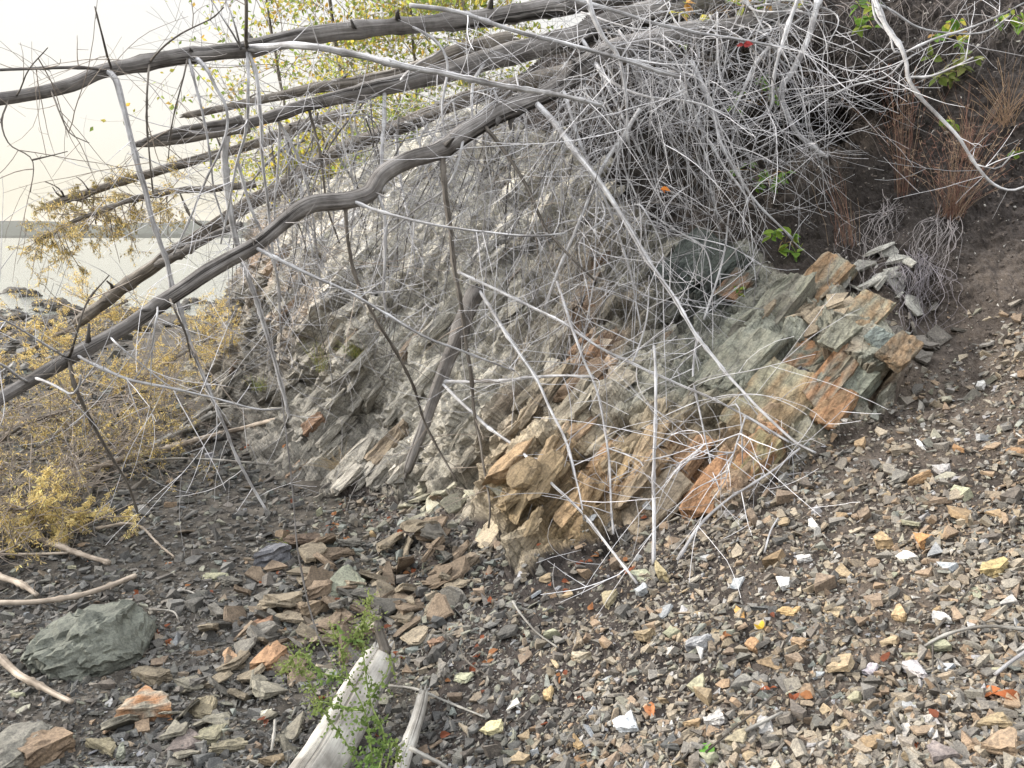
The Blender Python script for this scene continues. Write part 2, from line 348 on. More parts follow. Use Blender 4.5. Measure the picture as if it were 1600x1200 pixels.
so = mixc(so, C(.15, .13, .12), .5 * gauss(1560, 430, 100, 60)); so = mixc(so, C(.03, .026, .024), 1.2 * gauss(1150, 230, 260, 170))  # the near-black soil tone imitates the shade inside the hollow
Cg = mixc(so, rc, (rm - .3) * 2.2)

# split into bedrock and soil, cut at the skyline of the bank
cut_poly = [(p[0], p[1]) for p in EDGE] + [(1100, -2000), (-3000, -2000), (-3000, 640)]
keepv = ~pip(GX, GY, cut_poly)
fi = (np.arange(NY - 1)[:, None] * NX + np.arange(NX - 1)[None]).ravel()
faces = np.stack([fi, fi + NX, fi + NX + 1, fi + 1], 1); kv = keepv.ravel(); ok = kv[faces].all(1)
isrock = rm[faces].mean(1) > .5
def sub(name, fs, mat, ribbon=None):
    idx, inv = np.unique(fs, return_inverse=True); mb = MB(); mb.add(Pd[idx], inv.reshape(-1, 4), Cg[idx])
    if ribbon is not None: mb.add(*ribbon)
    o = mb.build(name, mat); o['kind'] = 'structure'; return o
E = np.array(EDGE, float); tt = np.linspace(0, len(E) - 1, 220); ex = np.interp(tt, np.arange(len(E)), E[:, 0]) + 5; ey = np.interp(tt, np.arange(len(E)), E[:, 1]) + 5
ep = at(ex, ey, 1 / disparity(ex, ey) + .04); rows = [ep]
for k, (by, bz, bx) in enumerate([(.25, .03, .1), (.8, .1, .35), (2.2, .15, 1.2), (6, .1, 4), (14, -.3, 14)]):
    r_ = ep + np.array([bx, by, 0]); r_[:, 2] = ep[:, 2] + bz * np.clip(ep[:, 2] / 2, 0, 1); r_ += .06 * np.stack([fbm(r_ * 4 + 3 * j, 3, j) for j in range(3)], 1); rows.append(r_)
rv = np.concatenate(rows); nr = len(ep); ri = (np.arange(len(rows) - 1)[:, None] * nr + np.arange(nr - 1)[None]).ravel()
sub('cliff', faces[ok & isrock], M_cliff, (rv, np.stack([ri, ri + 1, ri + nr + 1, ri + nr], 1), (.15, .14, .12)))
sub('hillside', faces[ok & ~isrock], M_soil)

def beach_h(x, y):
    p = np.stack([np.ravel(x), np.ravel(y), np.zeros(np.size(x))], 1)
    h = .05 * fbm(p * .7, 3, 200) + .018 * fbm(p * 4, 3, 210)
    h = h + .02 * np.clip(np.ravel(x) + 1.5, -6, 2) - np.clip((p[:, 1] - 15) / 9, 0, 3) * .32
    return h.reshape(np.shape(x))
by_ = np.concatenate([np.arange(.3, 8, .03), np.geomspace(8, 34, 200)]); bu = np.linspace(-1.25, .42, 420)
BU, BY = np.meshgrid(bu, by_); BX = BU * (BY + 1.5); BZ = beach_h(BX, BY)
bp = np.stack([BX, BY, BZ], -1).reshape(-1, 3); i_ = (np.arange(len(by_) - 1)[:, None] * len(bu) + np.arange(len(bu) - 1)[None]).ravel()
bc = np.array([.085, .078, .072]) * (1 + .5 * fbm(bp * 1.3, 4, 220))[:, None] * (1 + .8 * (hsh(*[np.floor(bp[:, k] * 60).astype(np.int64) for k in range(3)]) - .5))[:, None]
mb = MB(); mb.add(bp, np.stack([i_, i_ + 1, i_ + len(bu) + 1, i_ + len(bu)], 1), bc); tag(mb.build('beach', M_soil), kind='structure')

# far ground sheet and sea
mb = MB(); mb.add([[-4000, -60, -2.2], [4000, -60, -2.2], [4000, 6000, -2.2], [-4000, 6000, -2.2]], [[0, 1, 2, 3]], (.1, .1, .09)); tag(mb.build('seabed', M_soil), kind='structure')
mw, nt, b = nodes('sea_water'); b.inputs['Base Color'].default_value = (.20, .21, .19, 1); b.inputs['Roughness'].default_value = .12; b.inputs['IOR'].default_value = 1.33
g = nt.nodes.new('ShaderNodeNewGeometry').outputs['Position']; mp = nt.nodes.new('ShaderNodeMapping'); mp.inputs['Scale'].default_value = (.5, 1.6, 1); nt.links.new(g, mp.inputs[0])
wn_ = noise_node(nt, 1.2, 6, .6, mp.outputs[0]); bump(nt, b, wn_.outputs[0], .35, .12)
mb = MB(); mb.add([[-3500, 17, -.27], [3500, 17, -.27], [3500, 5500, -.27], [-3500, 5500, -.27]], [[0, 1, 2, 3]]); tag(mb.build('sea', mw), kind='structure')
# far wooded shore
def ridge(name, Y, z0, amp, x0, x1, n, col, k, depth):
    X = np.linspace(x0, x1, n); hgt = z0 + amp * fbm(np.stack([X / (Y * .12), np.full(n, k * 3.3), np.zeros(n)], 1), 3, k) + amp * .16 * fbm(np.stack([X / (Y * .004), np.full(n, 1.), np.zeros(n)], 1), 3, k + 3)
    rows = []; ds = np.linspace(0, 1, 14)
    for d in ds: rows.append(np.stack([X, np.full(n, Y + depth * d), -1 + (hgt + 1) * math.sin(min(d * 1.3, 1) * math.pi / 2) ** .8 + amp * .1 * fbm(np.stack([X / (Y * .01), np.full(n, d * 9), np.zeros(n)], 1), 3, k + 7)], 1))
    v = np.concatenate(rows); i = (np.arange(13)[:, None] * n + np.arange(n - 1)[None]).ravel()
    mb = MB(); mb.add(v, np.stack([i, i + 1, i + n + 1, i + n], 1), col); return tag(mb.build(name, M_soil), kind='structure')
ridge('far_hills', 1500, 30, 11, -1700, 600, 700, (.045, .055, .05), 3, 300)
ridge('far_shore', 900, 3.5, 3.0, -1000, -150, 500, (.04, .045, .04), 9, 120)

# ------------------------------------------------------------------ where the ground is under a picture point (used for laying things out)
def ground(px, py):
    px = np.asarray(px, float); py = np.asarray(py, float)
    ix = np.clip(np.interp(px, gx, np.arange(NX)), 0, NX - 1.001); iy = np.clip(np.interp(py, gy, np.arange(NY)), 0, NY - 1.001)
    a, b_ = np.floor(ix).astype(int), np.floor(iy).astype(int); fa, fb = (ix - a)[..., None], (iy - b_)[..., None]
    Ps = (PG[b_, a] * (1 - fa) + PG[b_, a + 1] * fa) * (1 - fb) + (PG[b_ + 1, a] * (1 - fa) + PG[b_ + 1, a + 1] * fa) * fb
    Nn = N0[b_, a]
    xr, s = ray(px, py); s = np.minimum(s, -.02); Yb = np.minimum(-CAMZ / s, 60)
    for _ in range(6): Yb = np.minimum((beach_h(xr * Yb, Yb) - CAMZ) / s, 60)
    Pb = np.stack([xr * Yb, Yb, beach_h(xr * Yb, Yb)], -1)
    useb = ((Yb < Ps[..., 1]) & (py > 440)) | (px < 262) | pip(px, py, cut_poly)
    Nb = np.zeros_like(Nn); Nb[..., 2] = 1
    return np.where(useb[..., None], Pb, Ps), np.where(useb[..., None], Nb, Nn), useb
def gpt(px, py, up=0.):
    p, n, _ = ground(np.array([px]), np.array([py])); return p[0] + n[0] * up, n[0]

# ------------------------------------------------------------------ stones
def hull(pts):
    bm = bmesh.new()
    for p in pts: bm.verts.new(p)
    r = bmesh.ops.convex_hull(bm, input=bm.verts); 
    junk = [e for e in set(list(r['geom_unused']) + list(r['geom_interior'])) if isinstance(e, bmesh.types.BMVert) and e.is_valid]
    bmesh.ops.delete(bm, geom=junk, context='VERTS')
    bm.verts.index_update(); v = np.array([q.co[:] for q in bm.verts]); f = np.array([[w.index for w in fc.verts] for fc in bm.faces if len(fc.verts) == 3]); bm.free(); return v, f
def shard_pts(n, thick, r=None):
    r = r or rng; th = np.sort(r.random(n) * 2 * math.pi); rad = .75 + .5 * r.random(n); pts = []
    for t, q_ in zip(th, rad):
        for s_ in (-1, 1):
            k = q_ * (.8 + .2 * r.random()); pts.append((k * math.cos(t), k * math.sin(t) * .68, s_ * thick * (.55 + .6 * r.random())))
    return np.array(pts)
PROTO = [hull(shard_pts(int(rng.integers(4, 7)), float(rng.choice([.10, .16, .22, .32, .45])))) for _ in range(44)]
PEB = [hull(np.array([p / np.linalg.norm(p) * np.array([1, .75, .5]) * (.85 + .2 * rng.random()) for p in rng.normal(size=(14, 3))])) for _ in range(12)]

GREYS = [C(.10, .098, .096), C(.15, .145, .14), C(.20, .195, .185), C(.135, .12, .11), C(.085, .088, .092), C(.17, .165, .145)]
TANS = [C(.30, .24, .165), C(.36, .29, .20), C(.27, .20, .13), C(.22, .19, .16), C(.30, .27, .22), C(.19, .165, .145), C(.34, .21, .11), C(.25, .235, .22)]
ORNG = [C(.31, .19, .105), C(.27, .175, .105), C(.31, .235, .14)]
WHTS = [C(.42, .42, .43), C(.36, .36, .40), C(.46, .45, .43), C(.33, .36, .40), C(.42, .40, .38)]
GRNS = [C(.26, .265, .20), C(.32, .31, .23), C(.20, .23, .21)]
def stone_colour(px, py, n_):
    out = np.empty((n_, 3)); w = np.clip((px - 620 - (1200 - py) * .15) / 420, 0, 1)
    r1, r2 = rng.random(n_), rng.random(n_)
    for i in range(n_):
        if r1[i] < w[i]:
            pool = ORNG if r2[i] < .09 else WHTS if r2[i] < .15 else GREYS if r2[i] < .42 else GRNS if r2[i] < .49 else TANS
        else:
            pool = GRNS if r2[i] < .07 else TANS[2:6] if r2[i] < .22 else ORNG if r2[i] < .225 else WHTS if r2[i] < .24 else GREYS
            if 430 < px[i] < 950 and 780 < py[i] < 1100: pool = (GRNS + TANS[:6] + GREYS[1:3]) if r2[i] < .8 else GREYS
        out[i] = pool[int(rng.integers(len(pool)))] * (.75 + .5 * rng.random())
    pz = np.stack([px / 130., py / 90., np.zeros(n_)], 1); tone = fbm(pz, 3, 900); g_ = out.mean(1, keepdims=True); base = np.where((w > .5)[:, None], C(.215, .19, .16), C(.12, .113, .106))
    out = (g_ + (out - g_) * .78) * np.array([.97, 1., 1.05]); t_ = (.34 + .3 * np.clip(tone, -1, 1))[:, None]; out = out * (1 - t_) + base * t_
    return out * (1 + .35 * tone)[:, None] * .93

def frame_for(n, spin, tilt):
    """rotation whose third axis is the ground normal, tilted at random"""
    m = len(n); n = n + tilt[:, None] * rng.normal(size=(m, 3)); n /= np.linalg.norm(n, axis=1)[:, None]
    down = np.array([-.9, -.3, -.5]); a = down - n * (n @ down)[:, None]; a /= np.linalg.norm(a, axis=1)[:, None]; b_ = np.cross(n, a)
    c, s_ = np.cos(spin)[:, None], np.sin(spin)[:, None]; a2 = a * c + b_ * s_; b2 = np.cross(n, a2)
    return np.stack([a2, b2, n], 2)
def lay(mb, px, py, size, protos, colr, lift=.25, tilt=.35, spin=None, flat=1.0):
    P, N, _ = ground(px, py); m = len(px); R = frame_for(N, rng.normal(size=m) * .8 if spin is None else spin, np.full(m, tilt))
    sc_ = size[:, None] * np.stack([np.ones(m), .75 + .5 * rng.random(m), flat * (.7 + .7 * rng.random(m))], 1)
    P = P + N * (size * lift * rng.random(m))[:, None]; k = rng.integers(len(protos), size=m)
    for j, (v, f) in enumerate(protos):
        s_ = np.nonzero(k == j)[0]
        if not len(s_): continue
        V = np.einsum('nij,nvj->nvi', R[s_], v[None] * sc_[s_][:, None]) + P[s_][:, None]
        Fq = (f[None] + (np.arange(len(s_)) * len(v))[:, None, None]).reshape(-1, 3)
        mb.add(V.reshape(-1, 3), Fq, np.repeat(colr[s_], len(v), 0))
def nearscree(px, py):
    """how thickly stones cover the ground here"""
    w = np.ones(len(px)); rk = pip(px, py, ROCK); w[rk] = 0
    up = (py < 690 - (px - 1250) * .55) & (px > 1100); w[up] *= .12
    w[(py < 470) & (px > 900)] *= .35
    for x, y, sx, sy, k in [(900, 930, 90, 60, .75), (1290, 1130, 80, 50, .75), (1390, 960, 70, 45, .6), (1480, 560, 160, 120, .8), (1340, 720, 120, 40, .5), (880, 880, 60, 50, .8)]:
        w *= 1 - k * np.exp(-((px - x) / sx) ** 2 - ((py - y) / sy) ** 2)
    w *= np.clip(.85 + 1.1 * fbm(np.stack([px / 150., py / 80., np.full(len(px), 3.3)], 1), 3, 930), .5, 1)
    w[pip(px, py, cut_poly) & (py < 455)] = 0
    return w
def sample(n, box=(-220, 1820, 300, 1330)):
    xs, ys = [], []; c = 0
    while c < n:
        px = rng.uniform(box[0], box[1], 2 * n); py = rng.uniform(box[2], box[3], 2 * n)
        k = rng.random(2 * n) < nearscree(px, py); xs.append(px[k]); ys.append(py[k]); c += k.sum()
    return np.concatenate(xs)[:n], np.concatenate(ys)[:n]

mb = MB()
for n_, smin, smax, pr in [(50000, .004, .010, PEB + PROTO), (24000, .010, .021, PROTO), (9000, .019, .040, PROTO)]:
    px, py = sample(n_, (-220, 1820, 470, 1330)); P, _, onb = ground(px, py); dist = P[:, 1]
    size = smin + (smax - smin) * rng.random(n_) ** 2; size *= np.clip(dist / 3.0, .8, 4.5)      # coarser shingle farther along the beach
    size = np.where((px > 600), np.minimum(size, smax * 1.15), size)
    lay(mb, px, py, size, pr, stone_colour(px, py, n_), .5, .4)
tag(mb.build('scree_gravel', M_shard), 'loose mixed gravel and shale chips covering slope and beach', 'gravel', kind='stuff')
# crumbs of stone in the dark soil bank
mb = MB(); px = rng.uniform(1150, 1700, 9000); py = rng.uniform(-40, 760, 9000); k = ~pip(px, py, ROCK); px, py = px[k], py[k]
cc = np.where(rng.random(len(px))[:, None] < .10, C(.42, .41, .40), np.where(rng.random(len(px))[:, None] < .5, C(.14, .12, .11), C(.07, .06, .055)))
lay(mb, px, py, .003 + .011 * rng.random(len(px)) ** 3, PEB + PROTO, cc, .3, .5)
tag(mb.build('soil_crumbs', M_shard), 'small stone crumbs bedded in the dark soil bank', 'rubble', kind='stuff')

def rock_mesh(v, f, cuts=3, rough=.05, seed=0, layers=True):
    """a hull refined with broken facets and, for slabs, layered edges"""
    bm = bmesh.new(); vs = [bm.verts.new(p) for p in v]
    for t in f:
        try: bm.faces.new([vs[i] for i in t])
        except ValueError: pass
    bmesh.ops.subdivide_edges(bm, edges=bm.edges, cuts=cuts, use_grid_fill=True); bmesh.ops.triangulate(bm, faces=bm.faces)
    bm.normal_update(); V = np.array([q.co[:] for q in bm.verts]); Nn = np.array([q.normal[:] for q in bm.verts]); bm.verts.index_update()
    T = np.array([[w.index for w in fc.verts] for fc in bm.faces]); bm.free()
    d, i_, j = facets(V * np.array([2.4, 2.4, 7.]) + seed * 3.7, 500 + seed, .8); d4, _, _ = facets(V * np.array([7, 7, 16.]) + seed * 1.7, 700 + seed, .8)
    V = V + Nn * (rough * 1.6 * d + rough * .7 * d4 + rough * .5 * fbm(V * 6 + seed, 3, 5))[:, None]
    return V, T, (.86 + .28 * i_)

def place_rock(name, label, cat, px, py, wpx, hpx, thick, colour, ang=0, group=None, sink=.25, seed=0, tilt=(0, 0), cuts=4, rough=.06, second=None, npts=6):
    """ang: direction of the long axis in the picture, degrees; wpx, hpx: its size there"""
    r = np.random.default_rng(1000 + seed); 
    if name == 'boulder': v, f = hull(np.array([w / np.linalg.norm(w) * np.array([1, .72, thick]) * (.88 + .2 * r.random()) for w in r.normal(size=(70, 3))])); cuts = max(cuts - 1, 3); rough = .05
    else: v, f = hull(shard_pts(npts, thick, r))
    V, T, sh = rock_mesh(v, f, cuts, rough, seed)
    V = V / np.array([1.0, .7, 1.0]); p, n = gpt(px, py + hpx * .15); Y = p[1]
    a = math.radians(ang); e = at(px + 10 * math.cos(a), py - 10 * math.sin(a), Y) - at(px, py, Y); n = n + np.array([tilt[0], tilt[1], 0]); n /= np.linalg.norm(n)
    # keep the long axis in the ground plane
    e = e - n * e.dot(n); e /= np.linalg.norm(e); b2 = np.cross(n, e)
    view = (p - np.array([0, 0, CAMZ])); view /= np.linalg.norm(view); fore = max(.42, abs(n.dot(view)))
    L = wpx * Y / F / 2; Wd = hpx * Y / F / 2 / (fore * .8 + .2)
    S = V * np.array([L, Wd, L]); Wv = S[:, :1] * e + S[:, 1:2] * b2 + S[:, 2:] * n
    base = p + n * (thick * L * (1 - 2 * sink)); col = np.asarray(colour) * sh[:, None]
    if second is not None:
        t = np.clip(.5 + 2.6 * fbm(V * 2 + seed, 4, 9), 0, 1)[:, None]; col = col * (1 - t) + np.asarray(second) * sh[:, None] * t
    mb = MB(); mb.add(Wv + base, T, col); o = mb.build(name, M_stone, loc=base); return tag(o, label, cat, group)

S = []     # hand placed stones of the beach and the slope foot
def stone(*a, **k): k['seed'] = len(S) + 3; S.append((place_rock(*a, **k), a[3], a[4])); return S[-1][0]
gB, gG, gR, gT, gW = C(.17, .165, .15), C(.135, .145, .13), C(.27, .15, .09), C(.30, .25, .17), C(.50, .50, .50)
stone('boulder', 'large cracked grey-green boulder half buried in the dark beach shingle', 'boulder', 152, 1000, 190, 120, .62, gG, 0, sink=.32, cuts=6, rough=.05, npts=8)
stone('boulder', 'rounded grey boulder in the lower left corner of the beach', 'boulder', 22, 1172, 110, 90, .6, gB * 1.1, 0, sink=.3, rough=.04, npts=8)
stone('stone_slab', 'thick slab with rust orange top and pale grey front edge on the beach', 'rock', 226, 1108, 104, 46, .30, C(.28, .26, .22), 4, second=C(.36, .19, .10), sink=.1)
stone('stone_slab', 'flat olive brown slab right beside the rust topped slab', 'rock', 328, 1108, 84, 38, .22, C(.25, .22, .16), 3, sink=.1)
stone('stone_slab', 'long reddish brown slab lying above the two stacked tilted slabs', 'rock', 390, 985, 96, 38, .12, C(.27, .17, .12), 26, sink=0, tilt=(-.3, -.2))
stone('stone_slab', 'striped tan slab tilted just below the long reddish brown slab', 'rock', 348, 1035, 78, 44, .16, C(.31, .21, .14), 38, sink=0, tilt=(-.3, -.3))
stone('stone_slab', 'upright rust brown angular block standing among dark slabs', 'rock', 424, 1030, 58, 56, .5, C(.32, .20, .125), 60, sink=.1)
stone('stone_slab', 'dark brown flat shard standing on edge left of the striped tan slab', 'rock', 314, 1018, 40, 18, .12, C(.12, .085, .06), 35, sink=0)
stone('stone_slab', 'blue-grey glossy faceted rock under the dark overhanging slab', 'rock', 424, 880, 62, 46, .55, C(.17, .175, .20), 20, sink=.1)
stone('stone_slab', 'dark brown thin slab jutting out on top of the rock pile', 'rock', 488, 852, 86, 18, .12, C(.10, .075, .06), -2, sink=-.9)
stone('stone_slab', 'second dark slab below the jutting brown one', 'rock', 520, 870, 80, 22, .14, C(.14, .11, .085), 10, sink=-.3)
stone('stone_slab', 'big smooth green-grey slab leaning in the stone pile behind the weed', 'rock', 545, 912, 70, 66, .3, C(.21, .225, .185), 15, sink=0, tilt=(-.2, -.6))
stone('stone_slab', 'brown blocky stone left of the big smooth green-grey slab', 'rock', 498, 928, 44, 36, .5, C(.22, .17, .13), 10, sink=0)
stone('stone_slab', 'long layered brown slab under the smooth green-grey slab', 'rock', 505, 965, 90, 26, .25, C(.20, .16, .12), 6, sink=-.2)
stone('stone_slab', 'pale olive flat slab above the cracked grey-green boulder, on dark shingle', 'rock', 334, 900, 46, 20, .14, C(.30, .30, .22), 12, sink=0)
stone('stone_slab', 'dark grey slab right beside the pale olive flat slab', 'rock', 368, 907, 54, 20, .2, C(.13, .125, .115), 15, sink=0)
stone('stone_slab', 'long narrow brown shard pointing up to the pile of dark slabs', 'rock', 415, 952, 64, 24, .12, C(.17, .14, .11), 45, sink=-.2)
stone('stone_slab', 'brown slab in the left corner next to the rounded grey boulder', 'rock', 78, 1178, 84, 52, .45, C(.20, .15, .11), 30, sink=0)
stone('stone_slab', 'olive brown wedge between the corner boulder and the grey stones', 'rock', 148, 1176, 74, 38, .3, C(.20, .18, .13), 22, sink=0)
stone('stone_slab', 'grey smooth flat rock at the very bottom edge left of the log', 'rock', 175, 1208, 90, 26, .2, C(.24, .25, .26), 5, sink=0)
stone('stone_slab', 'small rounded grey-green stone below the rust topped slab', 'rock', 190, 1178, 34, 26, .5, C(.19, .2, .17), 5, sink=0)
stone('stone_slab', 'purple-grey tilted slab below the flat olive brown slab', 'rock', 288, 1160, 56, 42, .2, C(.17, .145, .14), 50, sink=0)
stone('stone_slab', 'long olive slab running up from the bottom stones near the log', 'rock', 330, 1148, 76, 30, .2, C(.21, .20, .15), 25, sink=0)
stone('stone_slab', 'jagged olive stone lowest of the slabs left of the log', 'rock', 360, 1172, 70, 30, .3, C(.23, .21, .16), 8, sink=0)
stone('stone_slab', 'brown stone at the bottom edge just left of the log', 'rock', 425, 1188, 44, 34, .4, C(.25, .20, .14), 10, sink=0)
stone('stone_slab', 'pale square stone above the bone white stick', 'rock', 416, 1117, 26, 18, .3, C(.42, .41, .36), 15, sink=0)
stone('stone_slab', 'long dark slab in the middle of the slabs below the boulder', 'rock', 235, 1060, 84, 26, .22, C(.18, .155, .12), 18, sink=0)
stone('stone_slab', 'grey blocky stone in the pile above the log end', 'rock', 572, 990, 54, 40, .5, C(.23, .215, .18), 5, sink=.1)
stone('stone_slab', 'large brown slab above the stone pile under the cliff foot', 'rock', 735, 880, 58, 22, .35, C(.20, .165, .13), 0, sink=0)
stone('stone_slab', 'smooth grey-green plate leaning on the slope under the cliff', 'rock', 683, 945, 40, 44, .2, C(.24, .25, .21), 80, sink=0, tilt=(-.2, -.5))
stone('stone_slab', 'round brown-red stone above the thin broken branch stub', 'rock', 686, 1002, 34, 40, .5, C(.25, .165, .12), 70, sink=0)
stone('stone_slab', 'grey rough stone at the fork of the white branch', 'rock', 682, 1058, 56, 38, .5, C(.19, .18, .17), 15, sink=.1)
stone('stone_slab', 'pale green narrow wedge pointing up beside the grey rough stone', 'rock', 725, 1060, 40, 18, .2, C(.36, .37, .28), 40, sink=0)
stone('stone_slab', 'pale green upright plate at the foot of the vertical silver branch', 'rock', 1008, 893, 30, 46, .2, C(.33, .34, .26), 80, sink=0, tilt=(-.1, -.6))
stone('stone_slab', 'yellowish tan block right of the pale green upright plate', 'rock', 1040, 893, 38, 28, .5, C(.38, .33, .21), 30, sink=0)
stone('stone_slab', 'tan angular stone below the silver branch tip', 'rock', 958, 935, 34, 32, .5, C(.33, .29, .20), 60, sink=0)
stone('stone_slab', 'tan brown blocky stone below right of the dark soil patch', 'rock', 1013, 990, 42, 26, .45, C(.31, .25, .17), 15, sink=0)
stone('stone_slab', 'brown square stone left of the tan blocky one', 'rock', 905, 998, 30, 30, .4, C(.24, .20, .155), 50, sink=0)
stone('stone_slab', 'pale beige angular stone at the soil patch edge', 'rock', 914, 1027, 36, 24, .4, C(.38, .34, .27), 20, sink=0)
stone('stone_slab', 'long orange tan wedge on the gravel right of the white branch', 'rock', 862, 1085, 36, 20, .3, C(.38, .29, .17), 45, sink=0)
stone('stone_slab', 'pale blue-white crystalline block on the brown gravel', 'rock', 979, 1130, 48, 30, .45, C(.50, .53, .58), 12, sink=0, rough=.08)
stone('stone_slab', 'small white rounded stone right of the blue-white block', 'rock', 1031, 1133, 18, 22, .6, C(.55, .55, .56), 70, sink=0)
stone('stone_slab', 'orange shard with the red-brown leaf beside it on the gravel', 'rock', 905, 1155, 30, 34, .25, C(.36, .26, .15), 65, sink=0)
stone('stone_slab', 'long yellowish green wedge pointing up the slope', 'rock', 775, 1138, 50, 20, .25, C(.40, .37, .24), 50, sink=0)
stone('stone_slab', 'bright white pointed stone with an orange side near the right edge', 'rock', 1424, 866, 44, 18, .3, C(.62, .61, .58), 12, sink=0)
stone('stone_slab', 'orange brown stone behind the bright white pointed stone', 'rock', 1436, 850, 44, 24, .4, C(.40, .23, .11), 30, sink=0)
stone('stone_slab', 'rounded tan cobble left of the bright white pointed stone', 'rock', 1388, 846, 40, 24, .5, C(.33, .25, .16), 5, sink=0)
stone('stone_slab', 'yellow-brown wedge near the right edge under the gravel path', 'rock', 1552, 888, 56, 26, .4, C(.36, .29, .16), 28, sink=0)
stone('stone_slab', 'long orange tan slab pointing up near the curved white stick', 'rock', 1412, 966, 48, 22, .3, C(.36, .27, .17), 45, sink=0)
stone('stone_slab', 'white-grey jagged stone above the left end of the curved white stick', 'rock', 1473, 972, 30, 30, .5, C(.46, .46, .47), 40, sink=0, rough=.1)
stone('stone_slab', 'lavender grey angular block below the curved white stick', 'rock', 1430, 1050, 44, 34, .5, C(.40, .39, .42), -20, sink=0)
stone('stone_slab', 'pale lilac square stone left of the lavender grey block', 'rock', 1359, 1046, 30, 20, .4, C(.38, .36, .41), 8, sink=0)
stone('stone_slab', 'long black and white speckled bar on the gravel', 'rock', 1096, 1014, 62, 14, .35, C(.36, .37, .40), 30, sink=0, second=C(.1, .1, .11))
stone('stone_slab', 'large white-grey jagged stone left of the bare soil patch', 'rock', 1122, 1130, 42, 24, .5, C(.47, .46, .46), 20, sink=0, rough=.1)
stone('stone_slab', 'cream flat slab at the bottom edge above the green leaf', 'rock', 1168, 1166, 56, 26, .3, C(.38, .34, .25), -8, sink=0)
stone('stone_slab', 'big brown slab in the bottom right corner', 'rock', 1570, 1172, 70, 44, .4, C(.30, .23, .17), -20, sink=0)
stone('stone_slab', 'purple-grey rounded cobble at the bottom right edge', 'rock', 1480, 1185, 50, 44, .6, C(.24, .21, .21), -50, sink=0)
stone('stone_slab', 'brown blocky stone under the curled orange leaf at the right edge', 'rock', 1560, 1140, 48, 40, .5, C(.27, .22, .15), -10, sink=0)
stone('stone_slab', 'bright white chipped stone on the upper slope below the outcrop', 'rock', 1443, 697, 18, 24, .5, C(.58, .59, .62), 60, sink=0, rough=.1)
stone('stone_slab', 'pale grey block right below the bright chipped stone of the upper slope', 'rock', 1472, 733, 28, 20, .5, C(.36, .35, .36), 0, sink=0)
stone('stone_slab', 'flat brown slab under the outcrop corner', 'rock', 1407, 706, 38, 13, .3, C(.22, .19, .155), 5, sink=0)
stone('stone_slab', 'rusty hollow stone right of the pale grey block', 'rock', 1444, 752, 46, 18, .4, C(.38, .26, .16), 10, sink=0)
stone('stone_slab', 'white pointed stone high on the right slope', 'rock', 1536, 608, 20, 12, .4, C(.55, .55, .55), 5, sink=0)
stone('stone_slab', 'white triangular stone in the middle of the orange gravel', 'rock', 1227, 910, 26, 22, .5, C(.55, .56, .58), -40, sink=0)
stone('stone_slab', 'white flat stone above the white triangular one', 'rock', 1256, 870, 24, 18, .4, C(.56, .56, .57), 30, sink=0)
stone('stone_slab', 'grey-white angular stone near the top of the gravel field', 'rock', 1274, 824, 20, 22, .5, C(.50, .50, .50), 20, sink=0)
stone('stone_slab', 'orange oval stone in the gravel left of the yellow leaf', 'rock', 1154, 957, 20, 30, .3, C(.42, .25, .10), 80, sink=0)
stone('stone_slab', 'rust brown wedge above the tan gravel cluster', 'rock', 1180, 1006, 26, 30, .45, C(.31, .20, .12), 70, sink=0)
stone('stone_slab', 'long orange-tan shard running up through the gravel centre', 'rock', 1228, 958, 50, 18, .2, C(.37, .27, .15), 42, sink=0)
stone('stone_slab', 'brown boxy block in the tan gravel below the yellow leaf', 'rock', 1252, 1002, 30, 28, .5, C(.29, .21, .14), 50, sink=0)

# bedrock outcrop blocks
OUTS = 1
def crag(label, px, py, wpx, hpx, ang, thick, col, second=None, seed=0, Yo=0., npts=5, lean=.35):
    r = np.random.default_rng(4000 + seed); v, f = hull(np.array([np.array([sx_, .7 * sy_, thick * sz_]) * (1 + .42 * (r.random(3) - .6)) for sx_ in (-1, 1) for sy_ in (-1, 1) for sz_ in (-1, 1)])); V, T, sh = rock_mesh(v, f, 8, .06, seed + 60)
    V = V / np.array([1, .7, 1]); p, n = gpt(px, py); Y = p[1]; a = math.radians(ang)
    e = at(px + 10 * math.cos(a), py - 10 * math.sin(a), Y) - at(px, py, Y); e /= np.linalg.norm(e); e = e + E1 * 1.2; n = n * .5 + np.array([-.42, -.72, .55]) * .8; n /= np.linalg.norm(n)
    e -= n * e.dot(n); e /= np.linalg.norm(e); b2 = np.cross(n, e); L = wpx * Y / F / 2 * 1.12; H = hpx * Y / F / 2 * 1.25; thick = max(thick, .3)
    Sv = V * np.array([L, H, L]); base = p + n * (-thick * L * .25 + Yo + .015); c = np.asarray(col) * sh[:, None]
    if second is not None:
        t = np.clip(.35 + 3 * fbm(V * np.array([1.5, 3, 3]) + seed, 4, 9), 0, 1)[:, None]; c = c * (1 - t) + np.asarray(second) * sh[:, None] * t
    mb = MB(); mb.add(Sv[:, :1] * e + Sv[:, 1:2] * b2 + Sv[:, 2:] * n + base, T, c); return tag(mb.build('bedrock_block', M_cliff, loc=base), label, 'rock', 'jointed blocks of the bedrock outcrop')
RU, GN, PL, TN = C(.36, .205, .115), C(.27, .29, .245), C(.34, .325, .25), C(.38, .29, .17)
